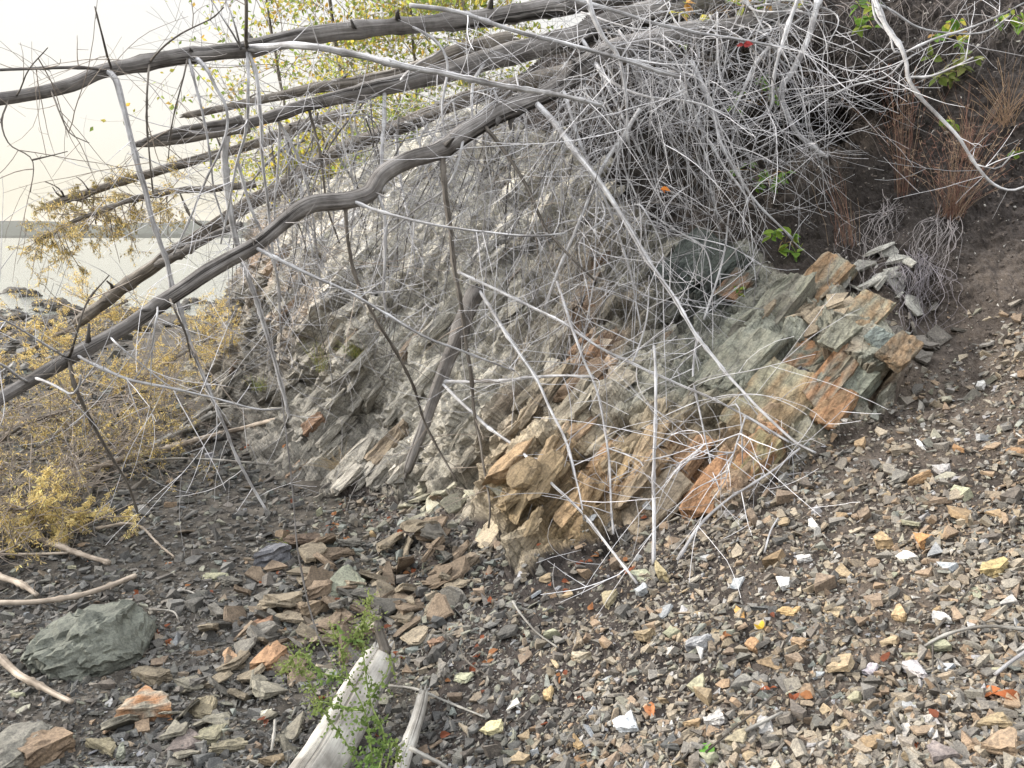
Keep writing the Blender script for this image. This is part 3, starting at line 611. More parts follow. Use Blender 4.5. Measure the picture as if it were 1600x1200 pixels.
CR = [('small orange-edged bedrock slab beside the red leaf at the cliff foot', 1190, 735, 74, 40, 48, .3, C(.34, .30, .18), RU),
 ('pale fractured bedrock slab crossed by the long silver branch', 1215, 650, 130, 84, 44, .22, C(.34, .33, .25), C(.32, .24, .15)),
 ('thin grey-olive bedrock slab just left of the rusty leaf crack', 1165, 600, 120, 60, 46, .2, C(.30, .30, .25), C(.26, .27, .23)),
 ('dark grey bedrock sliver in the crack above the fallen orange leaf', 1240, 610, 64, 20, -55, .4, C(.15, .15, .155), None),
 ('blue-green block with rusty left side on the upper outcrop', 1262, 566, 66, 44, 50, .45, GN, RU),
 ('striped rust and grey bedrock slab across the outcrop middle', 1298, 612, 100, 34, 50, .4, C(.32, .28, .22), RU),
 ('second striped slab lying parallel on the outcrop middle', 1318, 590, 104, 26, 50, .45, C(.30, .31, .26), C(.33, .22, .14)),
 ('blue-green block on top of the orange lowest outcrop block', 1334, 618, 66, 34, 46, .5, GN, None),
 ('orange lowest corner block of the outcrop', 1308, 652, 64, 36, 52, .5, RU, C(.34, .23, .14)),
 ('brown crumbling block on the right shoulder of the outcrop', 1366, 592, 52, 36, 35, .6, C(.20, .17, .13), C(.28, .2, .13)),
 ('grey-green angular block in the upper outcrop crack', 1322, 562, 46, 30, 40, .5, C(.28, .28, .23), None),
 ('small blue-grey cube block beside the right outcrop edge', 1350, 556, 26, 24, 20, .7, C(.24, .28, .27), None),
 ('pale green plate at the top right edge of the outcrop', 1345, 526, 64, 44, 48, .25, C(.30, .30, .24), C(.34, .25, .16)),
 ('long olive bedrock slab along the top of the outcrop', 1215, 520, 150, 46, 46, .22, C(.25, .255, .21), C(.22, .21, .18)),
 ('orange streaked pale bedrock plate at the upper outcrop', 1285, 462, 96, 42, 42, .3, C(.33, .32, .26), C(.34, .23, .14)),
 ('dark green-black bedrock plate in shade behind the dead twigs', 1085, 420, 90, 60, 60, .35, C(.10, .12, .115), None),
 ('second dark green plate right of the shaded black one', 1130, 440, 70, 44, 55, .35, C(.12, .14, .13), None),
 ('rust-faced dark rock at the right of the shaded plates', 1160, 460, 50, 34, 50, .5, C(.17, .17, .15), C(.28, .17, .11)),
 ('flat tan slab lying on the low rib left of the slanted limb foot', 625, 705, 76, 24, 22, .3, C(.30, .25, .19), C(.34, .28, .22)),
 ('rusty slab fallen on the fluted grey cliff foot', 512, 680, 34, 18, 8, .4, C(.30, .2, .14), None)]
ribs = MB(); rg2 = np.random.default_rng(77)
for k in range(520):
    if k < 190: px, py = rg2.uniform(300, 620), rg2.uniform(440, 800)
    elif k < 420: px, py = rg2.uniform(440, 1060), rg2.uniform(230, 840)
    else: px, py = rg2.uniform(760, 1260), rg2.uniform(580, 860)
    if not pip(np.array([px]), np.array([py + 12]), ROCK)[0] or pip(np.array([px - 20]), np.array([py - 25]), cut_poly)[0]: continue
    v, f = hull(np.array([np.sign(w) * np.abs(w) ** .45 * np.array([1, .55, rg2.uniform(.18, .4)]) * (.85 + .2 * rg2.random()) for w in (lambda q: q / np.linalg.norm(q, axis=1)[:, None])(rg2.normal(size=(13, 3)))])); V, T, sh = rock_mesh(v, f, 3, .05, 300 + k)
    p, n = gpt(px, py); Y = p[1]; dirn = E1 + rg2.normal(size=3) * .10; dirn /= np.linalg.norm(dirn); thn = E3 + rg2.normal(size=3) * .2; thn -= dirn * thn.dot(dirn); thn /= np.linalg.norm(thn); wd = np.cross(thn, dirn)
    L = rg2.uniform(.06, .20) * (1.1 if k < 190 else 1); iy = int(np.argmin(abs(gy - py))); ix = int(np.argmin(abs(gx - px))); c = np.clip(rc[iy * NX + ix] * rg2.uniform(.62, 1.3), 0, .75)
    if rg2.random() < .07: c = c * .5 + C(.34, .2, .11) * .5
    ribs.add(V[:, :1] * L * dirn + V[:, 1:2] * L * wd + V[:, 2:] * L * .8 * thn + p - n * L * .12, T, c * sh[:, None])
ribs.build('cliff_ledges', M_cliff)['kind'] = 'structure'
for k, (lb, px, py, w, h, an, th, c1, c2) in enumerate(CR): crag(lb, px, py, w, h, an, th, c1, c2, seed=k)

# ------------------------------------------------------------------ limbs, branches, twigs
def smooth_path(pts, step=.03):
    pts = np.asarray(pts, float); n = len(pts); L = np.concatenate([[0], np.cumsum(np.linalg.norm(np.diff(pts[:, :3], axis=0), axis=1))]); m = max(int(L[-1] / step), n * 2, 6)
    u = np.interp(np.linspace(0, L[-1], m), L, np.arange(n)); i = np.clip(np.floor(u).astype(int), 0, n - 2); t = (u - i)[:, None]
    P = np.vstack([2 * pts[:1] - pts[1:2], pts, 2 * pts[-1:] - pts[-2:-1]]); a, b_, c, d = P[i], P[i + 1], P[i + 2], P[i + 3]
    return .5 * (2 * b_ + (c - a) * t + (2 * a - 5 * b_ + 4 * c - d) * t * t + (3 * b_ - a - 3 * c + d) * t ** 3)
def limb_path(pix, Y0, Y1, r0, r1, step=.03):
    """pix: picture points along the limb; depth and radius run evenly from one end to the other"""
    pix = np.array(pix, float); L = np.concatenate([[0], np.cumsum(np.linalg.norm(np.diff(pix, axis=0), axis=1))]); t = L / L[-1]
    Y = Y0 + (Y1 - Y0) * t; P = at(pix[:, 0], pix[:, 1], Y); R = (r0 + (r1 - r0) * t) * Y / F
    Q = smooth_path(np.concatenate([P, R[:, None]], 1), step); return Q[:, :3], np.maximum(Q[:, 3], .0012)
def in_front(P, gap=.035):
    px, py = project(P); m = (px > 264) & (px < 1640) & (py < 1250) & (py > -25); G, _, _ = ground(px, py); lim = G[:, 1] - np.where(soft(px, py, ROCK, 20) > .1, .13, gap)
    k = np.where(m & (P[:, 1] > lim) & (P[:, 1] < lim + 1.2), lim / P[:, 1], 1.)
    if len(k) > 9:
        kp = np.pad(k, 4, 'edge'); k = np.min([kp[j:j + len(k)] for j in range(9)], axis=0); k = np.convolve(np.pad(k, 4, 'edge'), np.ones(9) / 9, 'valid')
    return np.array([0, 0, CAMZ]) + (P - np.array([0, 0, CAMZ])) * k[:, None]
_seed = [0]
def limb_mb(path, rad, big=False, col=(1, 1, 1), kink=.004):
    _seed[0] += 1; mb = MB(); n = len(path); L = np.concatenate([[0], np.cumsum(np.linalg.norm(np.diff(path, axis=0), axis=1))]); rad = rad * (1. if big else .64); k_ = _seed[0]
    wob = np.stack([fbm(np.stack([L * 4, np.full(n, k_ * 3.1), np.full(n, j * 5.)], 1), 3, j) for j in range(3)], 1); wob -= wob[0]
    path = path + wob * (kink + rad[:, None] * (.22 if big else .5)); r = rad * (1 + .12 * fbm(np.stack([L * 7, np.full(n, k_ * 1.1), L * 0], 1), 3, 4))
    if not big:                                                                # nodes and stubs where whorls broke off
        k = np.nonzero(rng.random(n) < .13)[0]; r[k] *= 1.4
        for i in k:
            if i in (0, n - 1): continue
            for _ in range(int(rng.integers(1, 4))):
                d = rng.normal(size=3); d /= np.linalg.norm(d); mb.tube(np.array([path[i], path[i] + d * (r[i] + .004 + .02 * rng.random())]), np.array([max(r[i] * .3, .0012), .0008]), 4, col, cap=False)
    if big:
        for i in np.nonzero(rng.random(n) < .045)[0]:
            if 2 < i < n - 3:
                d = rng.normal(size=3); d /= np.linalg.norm(d); ln = rng.uniform(.02, .09); q1 = path[i] + d * r[i] * .5; r[i - 1:i + 2] *= np.array([1.06, 1.16, 1.06])
                mb.tube(np.array([q1, q1 + d * (r[i] * .5 + ln * .5), q1 + d * (r[i] * .5 + ln) + rng.normal(size=3) * .01]), np.array([r[i] * .45, r[i] * .22, r[i] * .12]), 6, np.asarray(col) * .8, rough=.15)
        for e_, o_ in ((0, 1), (n - 1, n - 2)):
            t_ = path[e_] - path[o_]; t_ /= np.linalg.norm(t_); r_ = r[e_]
            for _ in range(11):
                d = rng.normal(size=3); d -= t_ * d.dot(t_); d /= np.linalg.norm(d); q0 = path[e_] + d * r_ * rng.uniform(.1, .72) - t_ * r_ * .8; ln = min(r_, .04) * rng.uniform(1.0, 2.8)
                mb.tube(np.array([q0, q0 + t_ * ln * .6, q0 + t_ * ln + d * r_ * .1]), np.array([r_ * .34, r_ * .22, r_ * .03]), 5, col, cap=False, rough=.2)
            r[e_] *= .8
    mb.tube(path, r, 22 if big else 9, col, .13 if big else .09, seed=k_ * 7.); return mb, path
def unit(v): return v / (np.linalg.norm(v) + 1e-9)
def add_twigs(mb, path, rad, n, lmin, lmax, r0, col, levels=1, down=.15, curl=1.9, t0=.05, toward=None, colvar=.45, sides=4, kids=3):
    for _ in range(int(n * .6 + .5)):
        u = t0 + (1 - t0) * rng.random(); i = min(int(u * (len(path) - 1)), len(path) - 2); o = path[i]; tg = unit(path[i + 1] - path[i])
        d = rng.normal(size=3); d = unit(d - tg * d.dot(tg) * .75); d = unit(d + tg * .35 + np.array([0, 0, -down]))
        if toward is not None: d = unit(d + np.asarray(toward) * rng.random() * 1.3)
        L = lmin + (lmax - lmin) * rng.random() ** 1.4; grow(mb, o, d, L, r0 * (.6 + .6 * rng.random()), col, levels, curl, colvar, sides, kids)
SPRIGS = None
def grow(mb, o, d, L, r, col, levels, curl=1.6, colvar=.25, sides=4, kids=5):
    n = min(max(5, int(L / .05)), 13); step = L / (n - 1); ax = unit(rng.normal(size=3)); rate = curl * (rng.random() - .2) / n
    pts = [o]; dd = d.copy(); c, s_ = math.cos(rate), math.sin(rate); nz = rng.normal(size=(n, 3)) * .045
    for k in range(n - 1):
        dd = dd * c + np.cross(ax, dd) * s_; dd = unit(dd + nz[k]); pts.append(pts[-1] + dd * step)
    pts = np.array(pts); rr = np.linspace(r * .9, max(r * .35, .0008), n); cc = np.asarray(col) * (1 + colvar * (rng.random() - .5) * 2)
    mb.tube(pts, rr, sides, np.clip(cc, 0, 1), cap=False)
    if SPRIGS is not None: SPRIGS.append(pts)
    if levels > 0:
        m = int(kids * (.4 + rng.random()) * min(1, L / .3))
        for _ in range(m):
            i = int(rng.integers(1, n - 1)); tg = unit(pts[i + 1] - pts[i]); q_ = rng.normal(size=3); q_ = unit(unit(q_ - tg * q_.dot(tg)) + tg * .9)
            grow(mb, pts[i], q_, L * (.3 + .4 * rng.random()), max(r * .6, .0011), col, levels - 1, curl * 1.1, colvar, 3, kids)

TW_S, TW_G, TW_B = C(.49, .49, .515), C(.28, .27, .27), C(.25, .215, .185)
def tree(name, label, cat, trunk, mat, branches, twigs=(60, .2, .6, .003, TW_G), group=None, tipcol=(1, 1, 1), big=True):
    """trunk and branches: (pix, Y0, Y1, r0, r1); a branch may add its own twig count and material"""
    p, r = limb_path(*trunk); r = r * .8; root = thing(name, label, cat, p[-1], group)
    p = p if big and name == 'dead_tree' else in_front(p); mb, p = limb_mb(p, r, big, tipcol); mb.build('trunk', mat, root, smooth=True); tw = MB(); n, a, b_, rr, tc = twigs
    if n: add_twigs(tw, p, r, n, a, b_ * 1.4, rr, tc, 1, .1)
    for br in branches:
        pix, Y0, Y1, r0, r1 = br[:5]; nt_ = br[5] if len(br) > 5 else 14; m_ = br[6] if len(br) > 6 else M_silver
        bp_, br_ = limb_path(pix, Y0, Y1, r0, r1)
        px_, py_ = project(p); dd_ = np.hypot(px_ - pix[0][0], py_ - pix[0][1]); i_ = int(np.argmin(dd_))
        if dd_[i_] < 45:                                                       # root the branch inside its trunk
            sh_ = p[i_] - bp_[0]; w_ = np.exp(-np.linspace(0, 1, len(bp_)) * 9)[:, None]; bp_ = bp_ + sh_ * w_
        bmb, bp_ = limb_mb(in_front(bp_), br_); bmb.build('branch', m_, root, smooth=True)
        if nt_: add_twigs(tw, bp_, br_, nt_, .15, .75, .0026, TW_S if m_ is M_silver else TW_B, 1, .1)
    if tw.n: tag(tw.build('twigs', M_twig, root, smooth=True), kind='stuff')
    return root

tree('dead_tree', 'topmost weathered grey trunk reaching out over the bright water', 'tree',
  ([(-60, 165), (0, 154), (60, 143), (120, 128), (160, 110), (200, 102), (260, 90), (330, 80), (400, 72), (460, 58), (530, 48), (600, 42), (680, 35), (760, 24), (830, 14), (900, 4), (980, -12), (1100, -40)], 3.3, 5.6, 11.5, 17), M_wood,
  [([(165, 98), (182, 115), (194, 160), (205, 215), (216, 262), (228, 300), (240, 350), (252, 385), (262, 412), (270, 450), (285, 490), (300, 540), (320, 590), (345, 650), (370, 715), (395, 762), (418, 800)], 3.5, 3.9, 8, 3, 26),
   ([(160, 100), (100, 104), (40, 108), (-50, 112)], 3.5, 3.2, 4, 3, 10, M_wood),
   ([(168, 98), (160, 60), (148, 10)], 3.5, 3.5, 3, 1.5, 4, M_brown),
   ([(388, 72), (450, 68), (520, 78), (600, 95), (680, 112), (760, 128), (850, 145), (940, 162)], 3.9, 3.5, 9, 4.5, 22),
   ([(386, 68), (386, 30), (384, -30)], 3.9, 3.9, 4.5, 3.5, 4, M_brown),
   ([(385, 88), (388, 140), (384, 200), (372, 250), (362, 300), (345, 380)], 3.9, 4.0, 4, 2, 12, M_silver),
   ([(392, 84), (404, 120), (408, 180), (410, 250), (420, 330), (428, 400), (440, 470)], 3.9, 4.3, 5, 2.5, 12),
   ([(300, 92), (320, 112), (335, 140), (350, 165), (352, 200), (340, 240), (322, 280), (300, 330), (270, 400)], 3.8, 3.9, 4, 2, 12),
   ([(296, 96), (308, 145), (318, 190), (326, 240), (335, 300), (352, 360)], 3.8, 4.0, 3.2, 2, 8, M_silver),
   ([(230, 100), (228, 180), (232, 240), (238, 300)], 3.6, 3.6, 2.5, 1.6, 8, M_brown),
   ([(292, 98), (276, 160), (268, 200), (264, 250)], 3.7, 3.7, 2, 1.2, 5, M_brown),
   ([(236, 88), (280, 55), (330, 30), (350, 12)], 3.6, 3.4, 2.4, 1.2, 3, M_brown),
   ([(372, 62), (350, 30), (325, -10)], 3.8, 3.8, 2.4, 1.2, 2, M_silver), ([(375, 62), (362, 20), (345, -20)], 3.8, 3.9, 2.4, 1.5, 2, M_silver),
   ([(82, 150), (95, 180), (110, 210), (140, 225)], 3.3, 3.2, 2, 1, 6, M_brown), ([(30, 150), (45, 110), (75, 75)], 3.3, 3.2, 1.8, 1, 4, M_brown),
   ([(20, 160), (5, 190), (15, 225), (50, 250), (48, 300)], 3.3, 3.1, 2, 1, 8, M_brown), ([(50, 250), (105, 237)], 3.1, 3.1, 1.6, 1, 2, M_brown),
   ([(640, 38), (680, 60), (700, 100), (690, 170), (700, 240)], 4.6, 4.4, 4, 2, 12)], (70, .15, .5, .0022, TW_G))
tree('dead_tree', 'thick splintered grey trunk with broken forked tip pointing left', 'tree',
  ([(212, 226), (240, 220), (280, 213), (350, 202), (420, 186), (480, 166), (560, 148), (640, 128), (700, 115), (760, 96), (820, 80), (880, 66), (950, 44), (1050, 15), (1150, -20)], 4.6, 5.4, 7, 26), M_wood,
  [([(212, 222), (260, 208), (320, 196), (380, 186)], 4.58, 4.64, 3, 10, 0, M_wood), ([(216, 238), (262, 224), (330, 212), (390, 200)], 4.62, 4.6, 3, 9, 0, M_brown),
   ([(360, 205), (352, 250), (358, 320), (372, 390), (392, 450), (415, 520), (436, 590), (452, 655)], 4.6, 5.0, 9, 4, 22),
   ([(620, 130), (650, 100), (680, 85), (700, 70)], 4.9, 4.6, 4, 2, 6), ([(600, 150), (600, 200), (598, 250), (600, 300)], 4.9, 4.6, 5, 3, 10),
   ([(760, 96), (740, 130), (738, 180), (742, 230)], 5, 4.6, 4, 2, 12), ([(905, 60), (930, 100), (960, 160), (1000, 240)], 5.1, 4.4, 5, 2.5, 16),
   ([(480, 165), (500, 240), (510, 320), (530, 380)], 4.8, 4.8, 3.5, 2, 12, M_brown), ([(440, 185), (434, 260), (428, 340), (440, 420)], 4.8, 4.9, 3.4, 2, 12)], (60, .2, .6, .0028, TW_G))
tree('dead_tree', 'foremost curved grey trunk sweeping down to the left edge', 'tree',
  ([(-70, 662), (0, 625), (60, 590), (120, 556), (200, 510), (260, 470), (330, 425), (400, 385), (450, 345), (490, 320), (540, 313), (578, 302), (600, 275), (640, 250), (690, 232), (730, 205), (780, 178), (830, 155), (880, 130), (925, 98), (980, 75), (1060, 55), (1150, 42), (1230, 20)], 3.0, 5.0, 12, 19), M_wood,
  [([(835, 160), (870, 200), (905, 245), (940, 290), (975, 345), (1010, 400), (1050, 460), (1085, 520), (1120, 565), (1160, 610), (1200, 652), (1240, 688), (1275, 707)], 4.3, 3.0, 7.5, 2.6, 18),
   ([(690, 240), (696, 300), (705, 360), (710, 420), (722, 480), (730, 540), (738, 600), (742, 650), (755, 720), (765, 790), (763, 825)], 4.1, 3.9, 7, 2.2, 22, M_brown),
   ([(540, 322), (545, 380), (560, 440), (590, 500), (620, 550), (645, 600), (665, 660), (690, 710), (715, 752)], 3.9, 4.2, 5, 2.2, 20, M_brown),
   ([(402, 392), (470, 425), (540, 455), (600, 490), (660, 525), (720, 548), (803, 580)], 3.6, 3.7, 5, 2, 20),
   ([(548, 322), (600, 335), (680, 352), (760, 364), (830, 368), (885, 364)], 3.9, 3.6, 4, 2, 18),
   ([(600, 298), (604, 340), (602, 400), (598, 450), (604, 500)], 4.0, 4.0, 4.5, 2.4, 10),
   ([(755, 195), (790, 240), (820, 290), (850, 350), (890, 400), (930, 440)], 4.2, 3.9, 5, 2.6, 18, M_brown),
   ([(730, 215), (700, 290), (650, 330), (600, 370)], 4.1, 4.3, 3.4, 1.6, 10), ([(880, 140), (900, 210), (935, 290), (960, 350), (985, 430), (1000, 520)], 4.3, 4.0, 4, 2, 18),
   ([(118, 560), (150, 575), (200, 595), (260, 607), (330, 622), (400, 640), (440, 640)], 3.1, 3.6, 4.5, 2, 14), ([(115, 565), (118, 600), (140, 650), (170, 705), (200, 755), (215, 800)], 3.1, 3.4, 5, 3, 14, M_brown),
   ([(112, 560), (125, 500), (140, 465), (170, 430)], 3.1, 3.3, 3, 1.4, 10, M_brown), ([(100, 560), (40, 520), (0, 498), (-40, 490)], 3.1, 2.9, 3.4, 2, 10),
   ([(60, 590), (90, 605), (112, 616), (124, 600), (125, 585)], 3.05, 2.95, 3.4, 2.6, 4), ([(40, 600), (10, 572), (-30, 560)], 3.05, 2.9, 4, 3, 5),
   ([(250, 475), (240, 530), (236, 600)], 3.3, 3.4, 2.6, 1.4, 8), ([(265, 470), (290, 520), (300, 560)], 3.3, 3.5, 3, 2, 6, M_brown),
   ([(170, 530), (210, 560), (260, 600), (280, 610)], 3.2, 3.4, 2.5, 1.4, 8), ([(930, 100), (960, 130), (1010, 150), (1080, 160), (1140, 180)], 4.4, 4.0, 4, 2, 16)], (80, .15, .5, .0025, TW_G))
tree('dead_tree', 'dark rough trunk slanting down to the beach behind the curved one', 'tree',
  ([(120, 505), (170, 468), (215, 435), (265, 400), (310, 370), (370, 333), (430, 296), (500, 255), (560, 225), (640, 194), (720, 160), (800, 135), (900, 110), (1000, 90)], 6.2, 5.8, 11, 16), M_brown,
  [([(250, 420), (300, 390), (345, 365), (380, 350)], 6.1, 6.0, 12, 8, 0, M_wood), ([(330, 360), (300, 340), (280, 300)], 6, 6, 4, 2, 6, M_brown), ([(470, 275), (475, 330), (490, 400)], 6, 5.9, 4, 2, 10), ([(620, 205), (625, 280), (640, 350), (650, 420)], 5.9, 5.3, 4, 2, 14)], (36, .3, .7, .0026, TW_G))
tree('dead_tree', 'short broken brown trunk above the splintered trunk tip', 'tree',
  ([(288, 181), (330, 172), (390, 160), (440, 150), (500, 136), (560, 128), (640, 112), (720, 78), (800, 60)], 5.4, 6.0, 5.5, 14), M_brown, [([(300, 178), (330, 200), (350, 240)], 5.4, 5.4, 2.5, 1.5, 5, M_brown)], (20, .2, .5, .0028, TW_G))
tree('dead_tree', 'thin pale brown snag with ragged tip above the golden needled branch', 'tree',
  ([(70, 323), (110, 308), (160, 294), (220, 276), (290, 256), (340, 242), (400, 226), (470, 200), (540, 180)], 5.8, 6.3, 6, 10), M_brown,
  [([(102, 305), (88, 292), (70, 284)], 5.8, 5.7, 2, 1, 0, M_brown), ([(138, 296), (130, 284), (120, 276)], 5.8, 5.8, 2, 1, 0, M_brown), ([(150, 296), (146, 320), (150, 350)], 5.8, 5.8, 2, 1, 2, M_brown)], (20, .1, .4, .0025, TW_B))
tree('broken_limb', 'broken grey limb leaning in front of the cliff with its splintered foot down', 'branch',
  ([(636, 738), (650, 700), (665, 662), (690, 595), (710, 545), (730, 492), (748, 452)], 4.25, 4.3, 9, 17), M_wood,
  [([(697, 597), (760, 596), (830, 590), (880, 587), (927, 588)], 4.25, 3.6, 4.5, 3, 8), ([(700, 605), (760, 664), (820, 710), (870, 762), (910, 802), (950, 852), (996, 912)], 4.2, 3.0, 4.2, 2.6, 14, M_silver),
   ([(750, 452), (790, 520), (830, 580), (860, 640), (885, 690), (900, 750), (912, 812)], 4.2, 3.2, 4.5, 2.4, 16)], (16, .15, .4, .0028, TW_G))
tree('dead_branch', 'long straight silver branch crossing the cliff down to the outcrop', 'branch',
  ([(715, 425), (780, 455), (840, 485), (880, 505), (930, 540), (990, 570), (1050, 596), (1110, 622), (1170, 652), (1232, 692)], 4.2, 3.0, 5, 3), M_silver, [([(1155, 610), (1158, 660), (1160, 725)], 3.1, 3.05, 2, 1.4, 0), ([(990, 572), (1010, 500), (1015, 430)], 3.6, 3.7, 2.6, 1.5, 8)], (24, .15, .5, .0026, TW_G), big=False)
tree('dead_branch', 'knotty silver branch hanging vertically in front of the red-brown rock', 'branch',
  ([(870, 440), (892, 505), (912, 560), (930, 602), (940, 645), (950, 705), (955, 765), (958, 835)], 3.9, 3.1, 4.6, 3), M_silver, [([(955, 700), (1000, 722), (1010, 745)], 3.3, 3.2, 2, 1.2, 0)], (30, .12, .45, .0024, TW_S), big=False)
tree('dead_branch', 'straight grey pole standing upright in the scree beside the outcrop', 'branch',
  ([(1022, 540), (1025, 600), (1024, 680), (1022, 760), (1019, 885)], 3.5, 2.98, 4, 6.5), M_silver, [([(1022, 700), (1050, 680), (1090, 640)], 3.3, 3.2, 2, 1.2, 4)], (18, .12, .4, .0024, TW_G), big=False)
tree('dead_branch', 'bent silver branch resting from outcrop corner down to the scree', 'branch',
  ([(1250, 700), (1215, 730), (1170, 760), (1130, 786), (1092, 822), (1060, 876)], 3.0, 2.9, 2.6, 5), M_silver, [([(1160, 650), (1200, 670), (1250, 700)], 3.1, 3.0, 2, 2, 3)], (6, .1, .3, .002, TW_S), big=False)
tree('dead_branch', 'bright white crooked branch hanging over the soil bank from the top right', 'branch',
  ([(1610, 288), (1580, 297), (1550, 285), (1525, 255), (1500, 215), (1470, 182), (1440, 152), (1420, 122), (1417, 100), (1408, 72), (1385, 40), (1365, -5), (1350, -50)], 3.7, 4.1, 3.4, 7), M_silver,
  [([(1420, 118), (1450, 120), (1490, 105), (1520, 90)], 3.95, 3.8, 3, 1.6, 6), ([(1418, 80), (1460, 60), (1500, 48), (1560, 25), (1600, 5)], 3.95, 3.9, 2.8, 1.8, 8), ([(1408, 95), (1385, 120), (1330, 135), (1290, 155)], 3.95, 4.1, 2.4, 1.2, 8),
   ([(1395, 0), (1430, 40), (1480, 52), (1540, 50), (1580, 25)], 4.1, 4, 2.5, 1.8, 5), ([(1362, -10), (1368, 30), (1390, 55), (1396, 80), (1410, 82)], 4.1, 4, 2.6, 2, 4), ([(1525, 258), (1560, 262), (1585, 235)], 3.75, 3.7, 1.8, 1, 3)], (20, .1, .35, .002, TW_S), big=False)

# the tangle of dead crowns hanging from the bank
def tangle(label, trunks, seeds, nb, twn, kids=4):
    o0 = at(*seeds[0][:3]); root = thing('dead_brush', label, 'dead brush', o0, 'tangled dead crowns hanging off the bank'); tw = MB()
    for pix, Y0, Y1, r0, r1 in trunks:
        p, r = limb_path(pix, Y0, Y1, r0, r1); bmb, p = limb_mb(in_front(p), r); bmb.build('branch', M_silver, root, smooth=True); add_twigs(tw, p, r, 26, .2, .9, .0028, TW_S, 1, .15, kids=kids)
    for k in range(nb):
        sx, sy, sY, tx0, tx1, ty0, ty1, tY = seeds[k % len(seeds)]
        a = at(sx + rng.normal() * 30, sy + rng.normal() * 14, sY + rng.normal() * .15); e = at(rng.uniform(tx0, tx1), rng.uniform(ty0, ty1), tY + rng.normal() * .25)
        m = (a + e) / 2 + np.array([rng.normal() * .12, rng.normal() * .1, .1 + rng.random() * .25]); w = rng.normal(size=3) * .05
        ctl = np.array([a, a * .6 + m * .4 + w, m, m * .5 + e * .5 + w * .7 + np.array([0, 0, .03]), e]); r = np.linspace(.0055 + .005 * rng.random(), .0022, 5)
        Q = smooth_path(np.concatenate([ctl, r[:, None]], 1), .04); mat = M_silver if rng.random() < .7 else M_wood
        bmb, p = limb_mb(Q[:, :3], Q[:, 3]); bmb.build('branch', mat, root, smooth=True); add_twigs(tw, p, Q[:, 3], twn, .15, .8, .0022, TW_S * (.45 + .65 * rng.random()), 1, .12, kids=kids)
    tag(tw.build('twigs', M_twig, root, smooth=True), kind='stuff'); return root
tangle('dense silver tangle of twigs hanging before the dark hollow', [([(1080, 95), (1110, 160), (1128, 225), (1155, 280), (1190, 325), (1240, 372)], 4.6, 4.1, 6, 2), ([(1060, 120), (1120, 240), (1170, 310)], 4.7, 4.2, 5, 2),
  ([(1250, -10), (1232, 40), (1216, 90), (1208, 130), (1204, 170), (1170, 200)], 4.5, 4.4, 5, 3), ([(1290, -40), (1262, 60), (1238, 110), (1218, 145), (1240, 200), (1265, 225), (1292, 247)], 4.8, 4.5, 7.5, 5), ([(1205, 70), (1180, 100), (1162, 140), (1146, 175)], 4.6, 4.5, 5, 3),
  ([(880, -5), (950, 15), (1050, 42), (1150, 62), (1230, 75)], 4.2, 4.2, 5, 3), ([(960, 90), (1040, 105), (1070, 125), (1068, 170)], 4.1, 4.0, 4, 2.5)],
  [(1080, 40, 5.0, 980, 1300, 180, 420, 4.3), (1180, 20, 5.0, 1080, 1310, 120, 330, 4.4), (960, 60, 4.9, 900, 1200, 250, 470, 4.2)], 56, 8)
tangle('wide grey web of twigs spread over the pale middle of the cliff', [([(640, 8), (700, 16), (760, 32), (850, 60), (960, 88), (1070, 122)], 4.2, 4.0, 5, 4.5), ([(1000, 170), (975, 210), (940, 262), (908, 335), (870, 430), (850, 480)], 4.3, 4.2, 5.5, 3), ([(912, -45), (925, 15), (945, 60), (968, 90), (978, 150), (980, 220)], 4.2, 4.1, 7, 2)],
  [(800, 150, 4.9, 560, 900, 330, 640, 4.6), (900, 110, 4.9, 750, 1060, 380, 680, 4.3), (700, 190, 5.2, 480, 760, 330, 620, 5.1)], 68, 11)
tangle('low sparse spray of brown-grey twigs in front of the outcrop', [([(1100, 500), (1130, 400), (1140, 330)], 4.0, 4.2, 3, 2), ([(1090, 520), (1085, 600), (1115, 740)], 3.7, 3.1, 3, 1.5), ([(1165, 650), (1130, 760), (1118, 750)], 3.1, 3.0, 2, 1.2)],
  [(1040, 330, 4.5, 950, 1180, 520, 700, 3.7), (960, 300, 4.5, 860, 1060, 520, 740, 3.9)], 8, 3)
tangle('thin brown web of twigs left of the cliff over the beach', [([(430, 180), (470, 260), (490, 350), (500, 450)], 4.8, 5, 4, 2), ([(370, 250), (395, 330), (430, 420), (440, 520)], 4.6, 4.9, 4, 2)],
  [(480, 200, 5.2, 330, 560, 330, 640, 5.2), (560, 170, 5.2, 440, 640, 280, 560, 5.2)], 44, 9)

# ------------------------------------------------------------------ trees and plants with leaves
def leaf_cards(mb, P, size, col, var=.25, droop=.3, asp=.55):
    m = len(P); d = rng.normal(size=(m, 3)); d[:, 2] -= droop * 2; d /= np.linalg.norm(d, axis=1)[:, None]; w = np.cross(d, rng.normal(size=(m, 3))); w /= np.linalg.norm(w, axis=1)[:, None]
    nn = np.cross(d, w); L = (size * (.7 + .6 * rng.random(m)))[:, None]; a = P; b = P + d * L * .45 + w * L * asp * .5 + nn * L * .08; c = P + d * L; e = P + d * L * .45 - w * L * asp * .5 + nn * L * .08
    V = np.stack([a, b, c, e], 1).reshape(-1, 3); f = np.arange(m)[:, None] * 4; F_ = np.concatenate([np.concatenate([f, f + 1, f + 2, f + 2], 1), np.concatenate([f, f + 2, f + 3, f + 3], 1)])
    cc = col if np.ndim(col) == 2 else np.broadcast_to(col, (m, 3)); cc = cc * (1 + var * rng.normal(size=(m, 1)))
    mb.add(V, F_, np.repeat(np.clip(cc, .01, .95), 4, 0))
